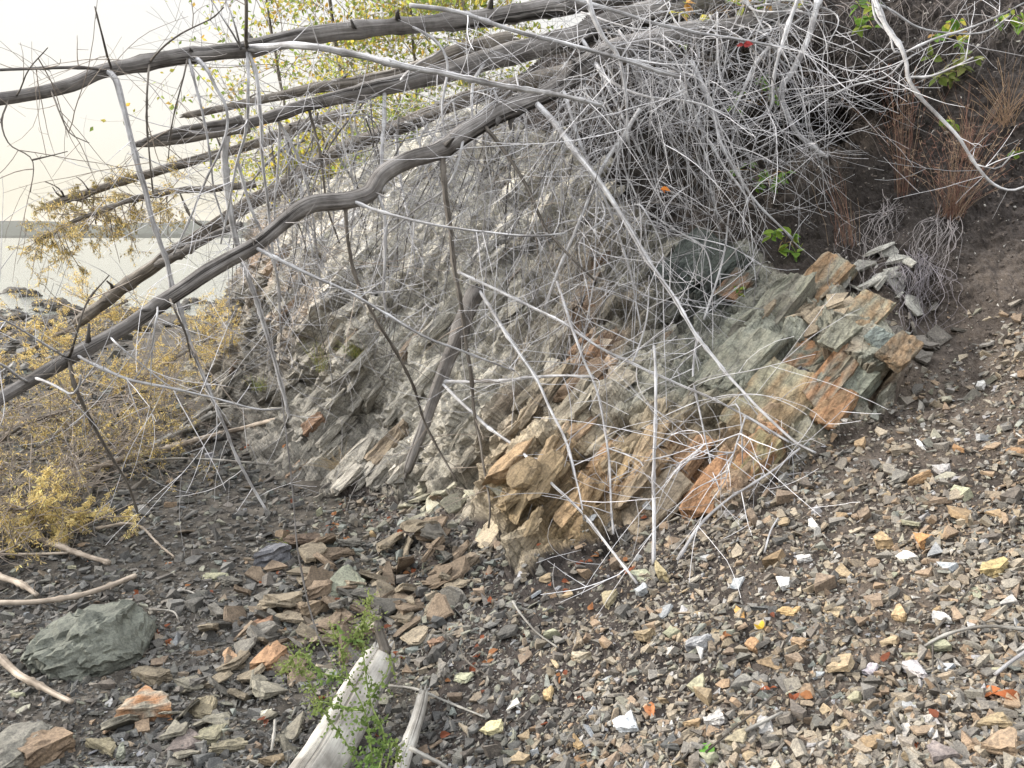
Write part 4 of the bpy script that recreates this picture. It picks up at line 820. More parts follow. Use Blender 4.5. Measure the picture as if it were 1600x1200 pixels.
def along(paths, n, jit):
    idx = rng.integers(len(paths), size=n); out = np.empty((n, 3))
    for k, i in enumerate(idx):
        p = paths[i]; t = rng.random() ** .7 * (len(p) - 1.001); a = int(t); out[k] = p[a] + (p[a + 1] - p[a]) * (t - a)
    return out + rng.normal(size=(n, 3)) * jit

YG = [C(.40, .40, .09), C(.30, .38, .08), C(.55, .48, .10), C(.20, .28, .07), C(.55, .36, .08)]
def birch(label, pix, Y0, Y1, r0, r1, nbr, blen, nleaf, cols, lsize=.05, up=.35, t0=.2):
    global SPRIGS
    p, r = limb_path(pix, Y0, Y1, r0, r1, .08); root = thing('birch_tree', label, 'tree', p[0], 'leafy trees on the bank behind the dead trunks'); nleaf = int(nleaf * .75); mb, p = limb_mb(p, r); mb.build('trunk', M_brown, root, smooth=True)
    tw = MB(); SPRIGS = []
    for _ in range(nbr):
        i = int((t0 + (1 - t0) * rng.random()) * (len(p) - 1)); d = unit(rng.normal(size=3) * np.array([1, .7, .5]) + np.array([0, 0, up])); grow(tw, p[i], d, blen * (.5 + rng.random()), .006, TW_B, 2, 1.2, .2, 4, 4)
    paths = SPRIGS; SPRIGS = None; tw.build('branches', M_twig, root, smooth=True)['kind'] = 'stuff'
    lf = MB(); w = np.array(cols)[rng.integers(len(cols), size=nleaf)]; leaf_cards(lf, along(paths, nleaf, .04), np.full(nleaf, lsize), w); lf.build('crown', M_leaf, root)['kind'] = 'stuff'
birch('sparse birch with yellow-green leaves against the bright sky, farthest left on the bank', [(470, 330), (450, 200), (430, 80), (405, -60)], 9, 9.5, 4, 2, 26, 1.0, 1500, YG, .06)
birch('birch with many fluttering green leaves between the top trunk and the picture edge', [(560, 300), (540, 160), (520, 30), (505, -90)], 9.5, 10, 5, 3, 44, 1.1, 4200, YG, .06)
birch('thin-stemmed yellowing tree behind the middle of the topmost trunk', [(640, 250), (650, 130), (640, 0), (650, -100)], 9, 9.5, 4, 2.5, 40, .9, 3600, YG + YG[:3], .06)
birch('dark-stemmed tree with green leaves where trunks cross at top centre', [(740, 200), (735, 90), (720, -30), (725, -120)], 8.6, 9, 5, 3, 40, .9, 3400, YG[1:4] + YG[:1], .06)
birch('bright yellow-green bush glowing low between the trunks', [(520, 330), (515, 270), (505, 215), (500, 180)], 8.6, 8.6, 3, 2, 44, .6, 4200, [C(.55, .50, .06), C(.42, .48, .07), C(.62, .50, .08)], .05, .1)
birch('small yellow bush under the splintered trunk at the bank edge', [(440, 330), (432, 290), (425, 250), (420, 230)], 8.6, 8.6, 3, 2, 26, .4, 1600, [C(.50, .46, .07), C(.36, .40, .08)], .045, .1)
birch('dull green shrub behind the post-like dead branches at the bank top', [(600, 290), (610, 240), (620, 190), (625, 150)], 8.2, 8.2, 3, 2, 34, .5, 2000, YG[1:4], .045, .1)

GO = [C(.80, .62, .24), C(.68, .52, .22), C(.55, .44, .2), C(.85, .70, .34)]; OL = [C(.30, .26, .12), C(.24, .21, .11), C(.40, .32, .13)]  # dry needle golds, with the warm sunlit, backlit look painted into the colour
def conifer(label, pix, Y0, Y1, r0, r1, nbr, blen, nneed, cols, bias, droop=.3, t0=.1, kids=5, goldf=.6, nsize=.024):
    global SPRIGS
    p, r = limb_path(pix, Y0, Y1, r0, r1, .05); root = thing('fallen_spruce', label, 'tree', p[0], 'half dead spruces fallen on the beach'); mb, p = limb_mb(p, r); mb.build('trunk', M_brown, root, smooth=True)
    tw = MB(); SPRIGS = []; parts = 0
    for k in range(nbr):
        i = int((t0 + (1 - t0) * rng.random()) * (len(p) - 1)); d = unit(rng.normal(size=3) * np.array([1, .8, .6]) + np.asarray(bias)); grow(tw, p[i], d, blen * (.4 + .8 * rng.random()), .005, TW_B * (.7 + .5 * rng.random()), 2, 1.6, .3, 4, kids)
    paths = SPRIGS; SPRIGS = None; tag(tw.build('twigs', M_twig, root, smooth=True), kind='stuff')
    if nneed:
        short = [q for q in paths if len(q) <= 7] or paths; sel = [q for q in short if rng.random() < goldf] or short
        lf = MB(); w = np.array(cols)[rng.integers(len(cols), size=nneed)]; leaf_cards(lf, along(sel, nneed, .006), np.full(nneed, nsize), w, .2, droop, .22); tag(lf.build('needles', M_needle, root), kind='stuff')
conifer('slim fallen spruce limb with drooping gold-olive needles over the water', [(400, 288), (330, 296), (260, 302), (200, 316), (150, 335), (100, 356), (55, 378)], 6.0, 5.4, 9, 4, 46, .34, 8000, OL + GO[:2], (-.2, 0, -.9), .6, .35)
conifer('small golden sprig crown hanging from the ragged brown snag tip', [(150, 300), (130, 310), (110, 312), (100, 318)], 5.75, 5.75, 3, 2, 14, .22, 1500, OL, (.3, 0, -.6), .6, 0)
conifer('fallen spruce with bright golden needles at the left edge by the waterline', [(-120, 640), (-20, 580), (60, 540), (140, 500), (200, 470)], 5.2, 7.4, 8, 3, 48, .5, 12000, GO, (.2, .2, .35), .2)
conifer('fallen spruce of golden and bare brown twigs in the middle of the beach', [(60, 700), (140, 640), (220, 590), (300, 545), (340, 520)], 5.4, 7.6, 6, 3, 46, .5, 13000, GO, (.1, .1, .25), .2)
conifer('bare brown fallen spruce top with dense dry twigs at the left edge', [(-120, 760), (-20, 700), (60, 655), (150, 630), (240, 610)], 4.2, 5.6, 8, 3, 58, .6, 5000, GO[1:3] + OL, (.1, 0, .1), .3, 0, 6, .3)
conifer('brown fallen spruce top low over the shingle with grey-olive twigs', [(-140, 860), (-30, 790), (60, 740), (150, 700), (230, 680)], 3.7, 5.2, 8, 3, 56, .5, 9000, OL + GO, (.1, 0, 0), .3, 0, 6, .4)
conifer('small golden needled bough touching the beach shingle', [(-60, 800), (0, 795), (60, 795), (120, 806), (165, 812)], 3.7, 4.2, 5, 2, 40, .26, 8000, [C(.80, .68, .34), C(.66, .54, .26)], (.2, 0, -.2), .3, .3)
conifer('bare thin fallen twiggy bough in front of the left beach', [(-120, 960), (-40, 880), (30, 800), (90, 740), (120, 690)], 3.2, 4.4, 5, 2, 46, .4, 0, OL, (.3, 0, .1), .3, 0, 5)

# ------------------------------------------------------------------ limbs and sticks lying on the ground
STICKN = [0]
def stick(name, label, pix, r0, r1, mat, cat='stick', lift=.3, side=(), group=None, big=False, twn=0):
    pix = np.array(pix, float); G, Nn, _ = ground(pix[:, 0], pix[:, 1]); r = np.linspace(r0, r1, len(pix)) * (.72 if cat == 'driftwood' else 1.) * G[:, 1] / F; P = G + Nn * (r * (1 + lift))[:, None]
    P = P + (np.array([0, 0, CAMZ]) - P) * .012
    Q = smooth_path(np.concatenate([P, r[:, None]], 1), .02); mb, p = limb_mb(Q[:, :3], Q[:, 3], big, kink=.002)
    for sp, a, b in side:
        sp = np.array(sp, float); G, Nn, _ = ground(sp[:, 0], sp[:, 1]); rr = np.linspace(a, b, len(sp)) * G[:, 1] / F; PP = G + Nn * (rr * 2 + .01)[:, None]; PP += (np.array([0, 0, CAMZ]) - PP) * .012
        q2 = smooth_path(np.concatenate([PP, rr[:, None]], 1), .02); mb.tube(q2[:, :3], q2[:, 3] * .8, 8, None, .06)
    if twn: add_twigs(mb, p, Q[:, 3], twn, .05, .25, .002, C(.7, .7, .7), 1, -.2)
    return tag(mb.build(name, mat, loc=P[0], smooth=True), label, cat, group)
# the big bleached log
p, r = limb_path([(430, 1330), (468, 1245), (505, 1185), (545, 1115), (575, 1062), (598, 1022)], 1.72, 2.42, 66, 33, .02); root = thing('driftwood_log', 'thick bleached cracked log at the bottom edge beside the green weed', 'log', p[0]); mb, p = limb_mb(p, r * .84, True, kink=.002); mb.build('trunk', M_drift, root, smooth=True)
q, r = limb_path([(603, 1030), (600, 1005), (594, 985), (590, 962)], 2.4, 2.42, 11, 7, .01); mb, _ = limb_mb(q, r / .74, False); mb.build('branch_stub', M_brown, root, smooth=True)
root = thing('driftwood_branch', 'smooth white forked branch right of the big log', 'branch', at(660, 1085, 2.3)); p, r = limb_path([(662, 1082), (655, 1110), (645, 1140), (632, 1175), (610, 1240)], 2.3, 1.95, 10, 14, .02); mb, p = limb_mb(p, r, True, kink=.001); mb.build('stem', M_drift, root, smooth=True)
p, r = limb_path([(640, 1168), (665, 1182), (695, 1198), (740, 1230)], 2.05, 2.0, 7, 4, .02); mb, p = limb_mb(p, r); mb.build('side_branch', M_drift, root, smooth=True)
for lb, px_, a, b, m_, cat in [
 ('thin white twig lying from the log end across the forked branch', [(608, 1075), (650, 1080), (700, 1098), (760, 1124)], 3.5, 2.2, M_drift, 'twig'),
 ('thin pale stick on dark soil under the tan bedrock wedge', [(803, 943), (815, 962), (840, 990), (872, 1015)], 3, 2, M_drift, 'twig'),
 ('short bone white stick standing out left of the log', [(430, 1130), (429, 1150), (424, 1178)], 4.2, 3.6, M_drift, 'stick'),
 ('curved white stick entering from the right edge over gravel', [(1446, 1014), (1480, 998), (1540, 984), (1620, 980)], 3.5, 5, M_drift, 'stick'),
 ('grey stick at the right edge below the curved white one', [(1556, 1060), (1580, 1036), (1620, 1008)], 4.5, 5, M_silver, 'stick'),
 ('thin brown twig running up the slope near the right edge', [(1456, 1000), (1498, 945), (1535, 890)], 3, 1.8, M_brown, 'twig'),
 ('dark wiry root through the gravel near the green leaf', [(1105, 1182), (1150, 1150), (1188, 1112), (1214, 1082)], 3, 2, M_brown, 'root'),
 ('peeled white stick beside the bare brown soil patch', [(1170, 1156), (1200, 1138), (1226, 1122)], 5.5, 3.5, M_drift, 'stick'),
 ('short thin stick on the slope above the gravel field', [(1195, 866), (1207, 835), (1222, 806)], 2.6, 2, M_silver, 'twig'),
 ('brown twig forked on the gravel below the white curved stick', [(1458, 1010), (1460, 1055), (1475, 1095)], 2.6, 1.8, M_brown, 'twig'),
 ('dead thin stem bent over the stones beside the log top', [(688, 985), (715, 1010), (735, 1040), (790, 1075)], 2.4, 1.6, M_brown, 'twig'),
 ('tiny pale twig on the dark shingle in the middle of the beach', [(240, 955), (270, 958), (280, 972)], 2.4, 2, M_drift, 'twig'),
 ('second tiny pale twig crossing shingle right of the first', [(268, 928), (290, 925), (308, 931)], 2.6, 2, M_drift, 'twig'),
 ('pale brown driftwood pole reaching from the left edge past the boulder top', [(-30, 950), (50, 948), (110, 940), (165, 925), (212, 905)], 10, 9, M_tan, 'driftwood'),
 ('thick bare driftwood limb at the left edge below the boulder', [(-30, 1010), (20, 1055), (60, 1078), (112, 1104)], 15, 9, M_tan, 'driftwood'),
 ('stout brown driftwood limb slanting down right over upper left shingle', [(20, 815), (60, 848), (110, 868), (172, 886)], 12, 8, M_tan, 'driftwood'),
 ('slim horizontal driftwood stick behind the stout brown limb', [(0, 871), (50, 870), (108, 868)], 5.5, 5, M_tan, 'driftwood'),
 ('arched pale stick bending down over the dark shingle', [(150, 830), (195, 822), (222, 828), (245, 850), (272, 872)], 5, 3, M_tan, 'driftwood'),
 ('broad pale driftwood limb lying in the shadow under the golden spruce', [(170, 735), (240, 705), (290, 680), (338, 656)], 11, 10, M_drift, 'driftwood'),
 ('long tan driftwood trunk lying toward the cliff foot', [(110, 755), (200, 725), (290, 700), (360, 680), (430, 652)], 12, 7, M_tan, 'driftwood'),
 ('slender white driftwood branch lowest in the pile by the cliff foot', [(190, 735), (250, 722), (330, 722), (430, 727)], 6, 3, M_drift, 'driftwood'),
 ('crooked dark root-like limb standing out of the left driftwood', [(132, 800), (140, 775), (155, 755), (160, 735)], 10, 7, M_brown, 'driftwood'),
 ('pale curved branch from the pile up the cliff foot', [(300, 660), (350, 640), (400, 648), (450, 640)], 5, 3, M_drift, 'driftwood'),
 ('thin white branch curving between the driftwood limbs', [(260, 690), (320, 640), (380, 640)], 4, 2, M_drift, 'driftwood'),
 ('short brown branch butt lying in the driftwood at the left edge', [(-20, 905), (30, 918), (60, 935)], 12, 8, M_tan, 'driftwood')]:
    stick('stick' if cat in ('stick', 'twig') else cat, lb, px_, a, b, m_, cat, twn=3 if cat == 'driftwood' else 0)
p, r = limb_path([(440, 620), (455, 740), (463, 830), (478, 920), (500, 1000), (535, 1060), (570, 1110)], 3.3, 2.2, 1.6, 2.6, .03); mb, p = limb_mb(p, r); tag(mb.build('stalk', M_wood, loc=p[-1], smooth=True), 'tall thin grey dead stem arching up from behind the green weed', 'stem')

# ------------------------------------------------------------------ grass, roots, raspberry, weed, fallen leaves
def tuft(label, px, py, n, hpx, spread, cols, group, lean=(0, 0), Yo=-.04, name='grass_tuft', rb=.0012, seedy=False):
    p, nn = gpt(px, py); Y = p[1]; h = hpx * Y / F; p = p + np.array([0, Yo, 0]); mb = MB()
    for _ in range(n):
        o = p + np.array([rng.normal() * .03, rng.normal() * .02, rng.normal() * .01]); d = unit(np.array([rng.normal() * spread + lean[0], rng.normal() * spread * .6 + lean[1], 1.])); L = h * (.35 + .7 * rng.random())
        t = np.linspace(0, 1, 7)[:, None]; bend = np.array([d[0], d[1], -.35]) * (.3 + rng.random() * .8) * L * .5
        pts = o + d * L * t + bend * t ** 2 + rng.normal(size=(7, 3)) * .002; c = np.array(cols[int(rng.integers(len(cols)))]) * (.7 + .6 * rng.random())
        mb.tube(pts, np.linspace(rb, .0007, 7), 3, c, cap=False)
        if seedy:
            for k in range(5):
                q_ = pts[-1 - k % 3]; e = unit(rng.normal(size=3) + d); mb.tube(np.array([q_, q_ + e * .012, q_ + e * .024]), np.array([.0012, .0012, .0006]), 3, c * 1.15, cap=False)
    return tag(mb.build(name, M_grass, loc=p), label, 'grass', group)
RB = [C(.22, .125, .095), C(.28, .185, .135), C(.17, .095, .075), C(.32, .24, .17)]; GG = [C(.22, .30, .07), C(.34, .36, .12), C(.42, .38, .16)]
tuft('largest red-brown dry grass tuft with spreading blades on the soil bank', 1475, 335, 95, 150, .32, RB, 'dry red grass tufts', (.1, 0), -.08, seedy=True)
tuft('tall narrow red-brown grass tuft left of the largest one', 1400, 300, 48, 190, .13, RB, 'dry red grass tufts', (-.06, 0), -.08, seedy=True)
tuft('small leaning red-brown grass tuft nearest the dark hollow', 1320, 385, 30, 125, .07, RB, 'dry red grass tufts', (-.16, 0), -.04)
tuft('pale straw grass blades arching at the right edge of the bank', 1560, 200, 50, 110, .4, [C(.36, .26, .17), C(.30, .2, .13)], 'dry red grass tufts', (-.1, 0), -.05)
tuft('wispy rust grass between the two tall tufts', 1500, 260, 60, 120, .3, RB, 'dry red grass tufts', (-.1, 0), -.05)
tuft('yellow-green grass tuft on the grey buttress top', 572, 560, 90, 40, .5, GG, 'green grass tufts on the cliff')
tuft('narrow green grass tuft growing up a cliff cleft', 512, 580, 60, 60, .3, GG, 'green grass tufts on the cliff')
tuft('green grass tuft at the cliff edge beside the silver branch end', 418, 612, 50, 30, .5, GG, 'green grass tufts on the cliff')
tuft('little green grass tuft on shingle above the dark slab pile', 452, 845, 40, 22, .8, GG, 'green grass tufts on the cliff')
tuft('dry straw fringe spilling over the low rib under the cliff', 545, 740, 90, 50, .7, [C(.36, .30, .2), C(.3, .24, .16)], 'green grass tufts on the cliff', (-.5, -.2))
def roots(label, x0, x1, y0, dx, dy, n, col, out=.06, r=.0022, cat='roots'):
    mb = MB(); p0 = gpt((x0 + x1) / 2, y0)[0]
    for _ in range(n):
        sx = rng.uniform(x0, x1); sy = y0 + rng.normal() * 8; L = .4 + .7 * rng.random(); pts = []
        w = rng.normal(size=2) * 26
        for t in np.linspace(0, 1, 7):
            xx, yy = sx + dx * t * L + w[0] * math.sin(t * 3) + rng.normal() * 5, sy + dy * t * L + w[1] * t * .5; g_ = gpt(xx, yy)[0]; pts.append(g_ + (np.array([0, 0, CAMZ]) - g_) * out * math.sin(.3 + t * 2.4) / g_[1])
        pts = smooth_path(np.array(pts), .03); mb.tube(pts, np.linspace(r * (.35 + .9 * rng.random() ** 2), .0006, len(pts)), 4, np.asarray(col) * (.45 + .8 * rng.random()), cap=False)
    return tag(mb.build('hanging_roots', M_twig, loc=p0), label, cat, 'roots hanging out of the eroded bank')
RG = C(.27, .25, .25)
roots('pale root fan hanging under the tall narrow grass tuft', 1375, 1405, 310, -20, 90, 34, RG); roots('long root beard hanging below the largest red grass tuft', 1455, 1495, 340, -40, 120, 44, RG)
roots('thick mat of grey roots draped right of the pale shale cluster', 1400, 1450, 405, 5, 100, 60, C(.27, .25, .27)); roots('fine dark roots dangling in the hollow roof', 1260, 1400, 110, -30, 110, 70, C(.17, .15, .145), .2)
roots('fine roots hanging over the pale shale cluster', 1320, 1400, 370, -10, 130, 16, RG * .8, .1, .0015); roots('dark roots matted along the bank top at the picture edge', 1240, 1600, 10, -40, 120, 90, C(.19, .17, .165), .15)
def ovate(mb, o, d, n, L, col, fold=.25):
    d = unit(d); n = unit(n - d * n.dot(d)); w = np.cross(d, n); prof = [(0, 0), (.12, .22), (.3, .36), (.42, .33), (.55, .34), (.7, .22), (.85, .13), (1, 0)]
    V = [o + d * L * t - n * L * .12 * t * t for t, _ in prof]; m = len(prof); Lf = [o + d * L * t + w * L * a * .9 + n * L * (a * fold - .12 * t * t) for t, a in prof]; Rt = [o + d * L * t - w * L * a * .9 + n * L * (a * fold - .12 * t * t) for t, a in prof]
    f = [[i, m + i, m + i + 1, i + 1] for i in range(m - 1)] + [[i + 1, 2 * m + i + 1, 2 * m + i, i] for i in range(m - 1)]; mb.add(V + Lf + Rt, f, np.asarray(col))
def bramble(label, px, py, spread, n, size, cols, out=.12):
    p, nn = gpt(px, py); Y = p[1]; root = thing('bramble_plant', label, 'plant', p, 'leafy bramble shoots on the bank'); st = MB(); lf = MB(); cdir = unit(np.array([0, 0, CAMZ]) - p)
    for _ in range(n):
        a = rng.uniform(-1, 1); b_ = rng.uniform(-.6, .8); e = p + (np.array([a, 0, b_]) * spread * Y / F) + cdir * out * (.6 + .8 * rng.random()); m_ = (p + e) / 2 + np.array([0, 0, .03])
        st.tube(smooth_path(np.array([p, m_, e]), .02), .0016, 4, C(.28, .2, .1), cap=False)
        for k in range(int(rng.integers(3, 6))):
            dd = unit(np.array([rng.normal(), -.4 + rng.normal() * .3, rng.normal() * .6 - .2])); ovate(lf, e + dd * .006, dd, unit(cdir * .6 + np.array([0, 0, .8]) + rng.normal(size=3) * .3), size * (.7 + .6 * rng.random()), np.array(cols[int(rng.integers(len(cols)))]) * (.8 + .4 * rng.random()))
    st.build('stems', M_twig, root); lf.build('leaves', M_leaf, root)
BG = [C(.17, .30, .05), C(.24, .36, .06), C(.33, .38, .07), C(.13, .24, .05)]; BY_ = BG + [C(.50, .45, .08), C(.5, .3, .1)]
bramble('fresh green bramble shoot above the pale upper outcrop', 1228, 385, 24, 6, .055, BG); bramble('bramble leaves at the top edge over the silver tangle', 1130, 20, 60, 16, .075, BY_, .8)
bramble('green and yellow bramble leaves right of the first top edge clump', 1215, 15, 50, 12, .07, BY_, .6); bramble('bright green leaf pair in front of the dark root mass', 1345, 35, 26, 7, .06, BG, .3)
bramble('green leaves behind the fork of the white crooked branch', 1480, 60, 24, 7, .06, BY_, .2); bramble('dull green bramble leaves above the largest red grass tuft', 1485, 118, 34, 12, .055, [C(.18, .24, .06), C(.26, .28, .1)], .1)
bramble('small bramble shoot at the top right edge of the bank', 1578, 42, 18, 5, .055, BG, .1); bramble('single light green shoot among the dry red grass', 1478, 195, 10, 3, .045, BG, .1)
bramble('shaded green leaves low inside the silver tangle', 1195, 290, 40, 9, .05, BG[:1] + BG[3:], .3); bramble('tiny yellow-green sprig on the outcrop soil edge', 1162, 465, 8, 3, .03, BG, .08)
bramble('dull green leaves hidden in the upper silver tangle', 1190, 165, 40, 8, .05, BG[:1] + BG[3:], .5); bramble('lone green sprig at the right edge of the soil slope', 1590, 235, 8, 2, .04, BG, .05)
# green weed beside the log
root = thing('green_weed', 'fresh green weed with feathery leaves growing beside the log', 'weed', at(560, 1190, 2.05))
st = MB(); lf = MB()
for pts_, Ya, Yb in [([(585, 1215), (572, 1120), (545, 1060), (530, 1010), (515, 975)], 1.9, 2.05), ([(590, 1215), (600, 1150), (580, 1100), (570, 1040), (565, 985), (578, 930)], 1.85, 2.1), ([(575, 1220), (540, 1160), (505, 1110), (480, 1060), (460, 1040)], 1.9, 2.1), ([(560, 1110), (520, 1100), (490, 1095)], 1.95, 2.05), ([(545, 1060), (500, 1050), (470, 1020), (440, 1050)], 1.98, 2.1), ([(600, 1210), (615, 1160), (622, 1190)], 1.85, 1.9), ([(572, 1100), (600, 1060), (612, 1030)], 1.95, 2.0), ([(535, 1015), (560, 990), (590, 965)], 2.0, 2.1)]:
    p, r = limb_path(pts_, Ya, Yb, 1.7, .8, .012); st.tube(p, r, 5, C(.15, .2, .06), cap=False)
    for i in range(2, len(p)):
        t = i / len(p)
        if rng.random() > .75: continue
        for _ in range(2 if t < .7 else 4):
            d = unit(rng.normal(size=3) + np.array([0, -.3, .2])); L = .012 + .02 * (1 - t) * rng.random() + .006 * rng.random(); L *= 1.25; a_ = p[i]; c = C(.12, .21, .055) * (1 - t) + C(.27, .32, .11) * t
            for k in range(5):
                e = unit(d + rng.normal(size=3) * .55); ovate(lf, a_ + d * L * k * .5, e, unit(rng.normal(size=3) + np.array([0, -.5, 1])), L * (.6 - .07 * k), c * .8 * (.8 + .4 * rng.random()))
st.build('stem', M_twig, root); lf.build('leaves', M_leaf, root)

# ------------------------------------------------------------------ labelled repeats: larger loose stones and fallen leaves
LM = [('the yellow leaf', 1195, 987), ('the blue-white crystalline block', 979, 1130), ('the bright white pointed stone', 1424, 866), ('the curved white stick', 1520, 988), ('the green leaf on the gravel', 1118, 1188), ('the bleached log', 560, 1090),
 ('the white forked branch', 655, 1110), ("the upright pole's foot", 1019, 885), ('the big tan bedrock wedge', 878, 830), ('the lowest orange outcrop block', 1312, 660), ('the curled orange leaf', 1575, 1090), ('the rust topped slab', 226, 1108), ('the cracked boulder', 152, 1000),
 ('the lavender grey block', 1430, 1050), ('the speckled bar', 1096, 1014), ('the bare soil patch', 1290, 1140), ('the dark slab pile', 500, 855), ('the white triangular stone', 1227, 910), ('the dark soil patch', 900, 930), ('the arched pale stick', 222, 828), ('the thick left driftwood limb', 60, 1078), ('the broken limb foot', 638, 738), ('the striped tan slab', 348, 1035), ('the corner boulder', 22, 1172), ('the smooth green-grey slab', 545, 912), ('the yellow-brown wedge', 1552, 888)]
ORD = ['', 'second ', 'third ', 'fourth ', 'fifth ', 'sixth ', 'seventh ', 'eighth ', 'ninth ', 'tenth ']
def side_of(x, y, lx, ly):
    dx, dy = x - lx, y - ly
    return ('right of' if dx > 0 else 'left of') if abs(dx) > abs(dy) else ('below' if dy > 0 else 'above')
def autolabel(items, fmt):
    """items: (x, y, words). Each gets words + its rank of nearness on one side of the nearest landmark that is still free"""
    table = {}
    for li, (nm, lx, ly) in enumerate(LM):
        for k, (x, y, w) in enumerate(items): table.setdefault((li, side_of(x, y, lx, ly), w), []).append((math.hypot(x - lx, y - ly), k))
    best = [None] * len(items)
    for (li, sd_, w), lst in table.items():
        for rk, (d, k) in enumerate(sorted(lst)[:10]):
            cost = d + rk * 60
            if best[k] is None or cost < best[k][0]: best[k] = (cost, fmt(ORD[rk], w, sd_, LM[li][0]))
    return [b[1] if b else None for b in best]
placed = [(x, y) for _, x, y in S]; items = []
POOL = [('tan', TANS[:3]), ('brown', [C(.25, .19, .14), C(.21, .165, .13)]), ('grey', GREYS[1:4]), ('dark grey', GREYS[:1] + GREYS[4:5]), ('rusty orange', ORNG), ('white', WHTS[:3]), ('olive', GRNS[:2]), ('pale blue-grey', [C(.33, .36, .40), C(.30, .32, .35)])]
SHP = [('flat shard', .16), ('angular block', .5), ('wedge', .3), ('thin flake', .09)]
tries = 0
while len(items) < 225 and tries < 9000:
    tries += 1; x, y = rng.uniform(5, 1595), rng.uniform(690, 1195)
    if rng.random() > nearscree(np.array([x]), np.array([y]))[0]: continue
    if x < 430 and rng.random() < .55: continue
    if any(abs(x - a) < 36 and abs(y - b) < 26 for a, b in placed) or (x < 250 and 940 < y < 1060): continue
    if 440 < x < 640 and y > 1010 and x < 640 - (y - 1010) * .1: continue
    w = min(max((x - 620 - (1200 - y) * .15) / 420, 0), 1); pr = np.array([.34, .26, .18, .05, .05, .035, .06, .03]) * w + np.array([.05, .22, .32, .24, .02, .02, .11, .02]) * (1 - w); ci = rng.choice(8, p=pr / pr.sum()); si = int(rng.integers(4))
    placed.append((x, y)); items.append((x, y, POOL[ci][0] + ' ' + SHP[si][0], ci, si))
labs = autolabel([(a[0], a[1], a[2]) for a in items], lambda o_, w, s_, l_: f'{o_}large {w} {s_} {l_}')
for k, (x, y, w, ci, si) in enumerate(items):
    P_ = ground(np.array([x]), np.array([y]))[0][0]; near = 2.2 / P_[1]; wpx = rng.uniform(22, 46) * min(1.15, max(near, .55)); c = POOL[ci][1][int(rng.integers(len(POOL[ci][1])))] * (.85 + .3 * rng.random())
    place_rock('scree_stone', labs[k], 'stone', x, y, wpx, wpx * rng.uniform(.45, .8), SHP[si][1], c, rng.normal() * 22 + 28, 'larger stones lying loose in the scree', -.1, 2000 + k, (rng.normal() * .2, rng.normal() * .2), 1, .05, second=None, npts=int(rng.integers(4, 7)))
items2 = []
for _ in range(20): items2.append((1385 + rng.normal() * 26, 432 + rng.normal() * 20, 'pale shale plate', 0))
for _ in range(20): items2.append((1290 + rng.normal() * 45, 505 + rng.normal() * 14, 'brown shale flake', 1))
for _ in range(16): items2.append((1430 + rng.normal() * 26, 530 + rng.normal() * 26, 'dark grey shale flake', 2))
for _ in range(125):
    x_ = rng.uniform(330, 720); c_ = int(rng.integers(3)); items2.append((x_, 985 - (x_ - 430) * .36 + rng.normal() * 52, ['tilted brown slab', 'thick grey slab', 'tilted tan slab'][c_], [4, 6, 7][c_]))
for _ in range(18): items2.append((rng.uniform(190, 470), rng.uniform(1040, 1185), 'flat olive-grey slab', 5))
for _ in range(16): items2.append((690 + rng.normal() * 45, 785 + rng.normal() * 12, 'pale green-grey plate', 3))
LM.extend([('the thick grey root mat', 1430, 450), ('the blue-green outcrop block', 1262, 560), ('the top edge of the outcrop', 1345, 520), ('the largest red grass tuft', 1475, 335)])
labs = autolabel([q_[:3] for q_ in items2], lambda o_, w, s_, l_: f'{o_}{w} {s_} {l_}')
for k, (x, y, w, c_) in enumerate(items2):
    wpx = rng.uniform(26, 52) * (1.45 if c_ > 3 else 1); c = [C(.31, .31, .295), C(.26, .22, .17), C(.15, .14, .13), C(.34, .33, .27), C(.165, .13, .10), C(.175, .165, .14), C(.125, .12, .112), C(.215, .185, .145)][c_] * rng.uniform(.75, 1.25)
    place_rock('shale_plate', labs[k], 'stone', x, y, wpx, wpx * rng.uniform(.4, .8), rng.uniform(.07, .2) if c_ > 3 else rng.uniform(.06, .2), c, rng.normal() * 30 + 15, 'thin shale plates around the bedrock', -.6 - (rng.random() * 1.2 if c_ > 3 else 0), 7000 + k, (rng.normal() * .5, rng.normal() * .5), 2 if c_ > 3 else 1, .055 if c_ > 3 else .05, npts=int(rng.integers(5, 9)))
def fallen(label, px, py, size, col, group='fallen autumn leaves on the ground', flat=.5, cat='leaf', up=None):
    p, n = gpt(px, py); n = unit(n + rng.normal(size=3) * flat * .5); d = rng.normal(size=3); o = p + n * .012 if up is None else up; mb = MB(); fold = rng.uniform(.2, .7)
    ovate(mb, o, d - n * d.dot(n), n, size, np.asarray(col), fold)
    if rng.random() < .5: ovate(mb, o + n * .004, rng.normal(size=3), unit(n + rng.normal(size=3) * .4), size * .7, np.asarray(col) * .8, fold)
    return tag(mb.build('fallen_leaf', M_leaf, loc=o), label, cat, group)
L_ = []
for cx_, cy_, sx, sy, n_ in [(560, 830, 40, 14, 12), (400, 700, 20, 8, 4), (500, 810, 60, 30, 8), (260, 870, 60, 40, 6), (320, 930, 80, 50, 8), (250, 1000, 20, 15, 5), (700, 900, 90, 40, 10), (720, 1040, 60, 50, 10), (900, 900, 60, 40, 7), (960, 880, 50, 20, 5), (1400, 1050, 150, 100, 4), (1100, 1050, 200, 100, 6), (640, 1060, 30, 30, 5), (450, 1060, 120, 60, 6), (840, 1060, 60, 60, 5), (1000, 800, 40, 20, 3)]:
    for _ in range(n_): L_.append((cx_ + rng.normal() * sx, cy_ + rng.normal() * sy, ['rust red', 'orange brown', 'dark red-brown'][int(rng.integers(3))]))
L_ = [q_ for q_ in L_ if 0 < q_[0] < 1600 and q_[1] < 1190]
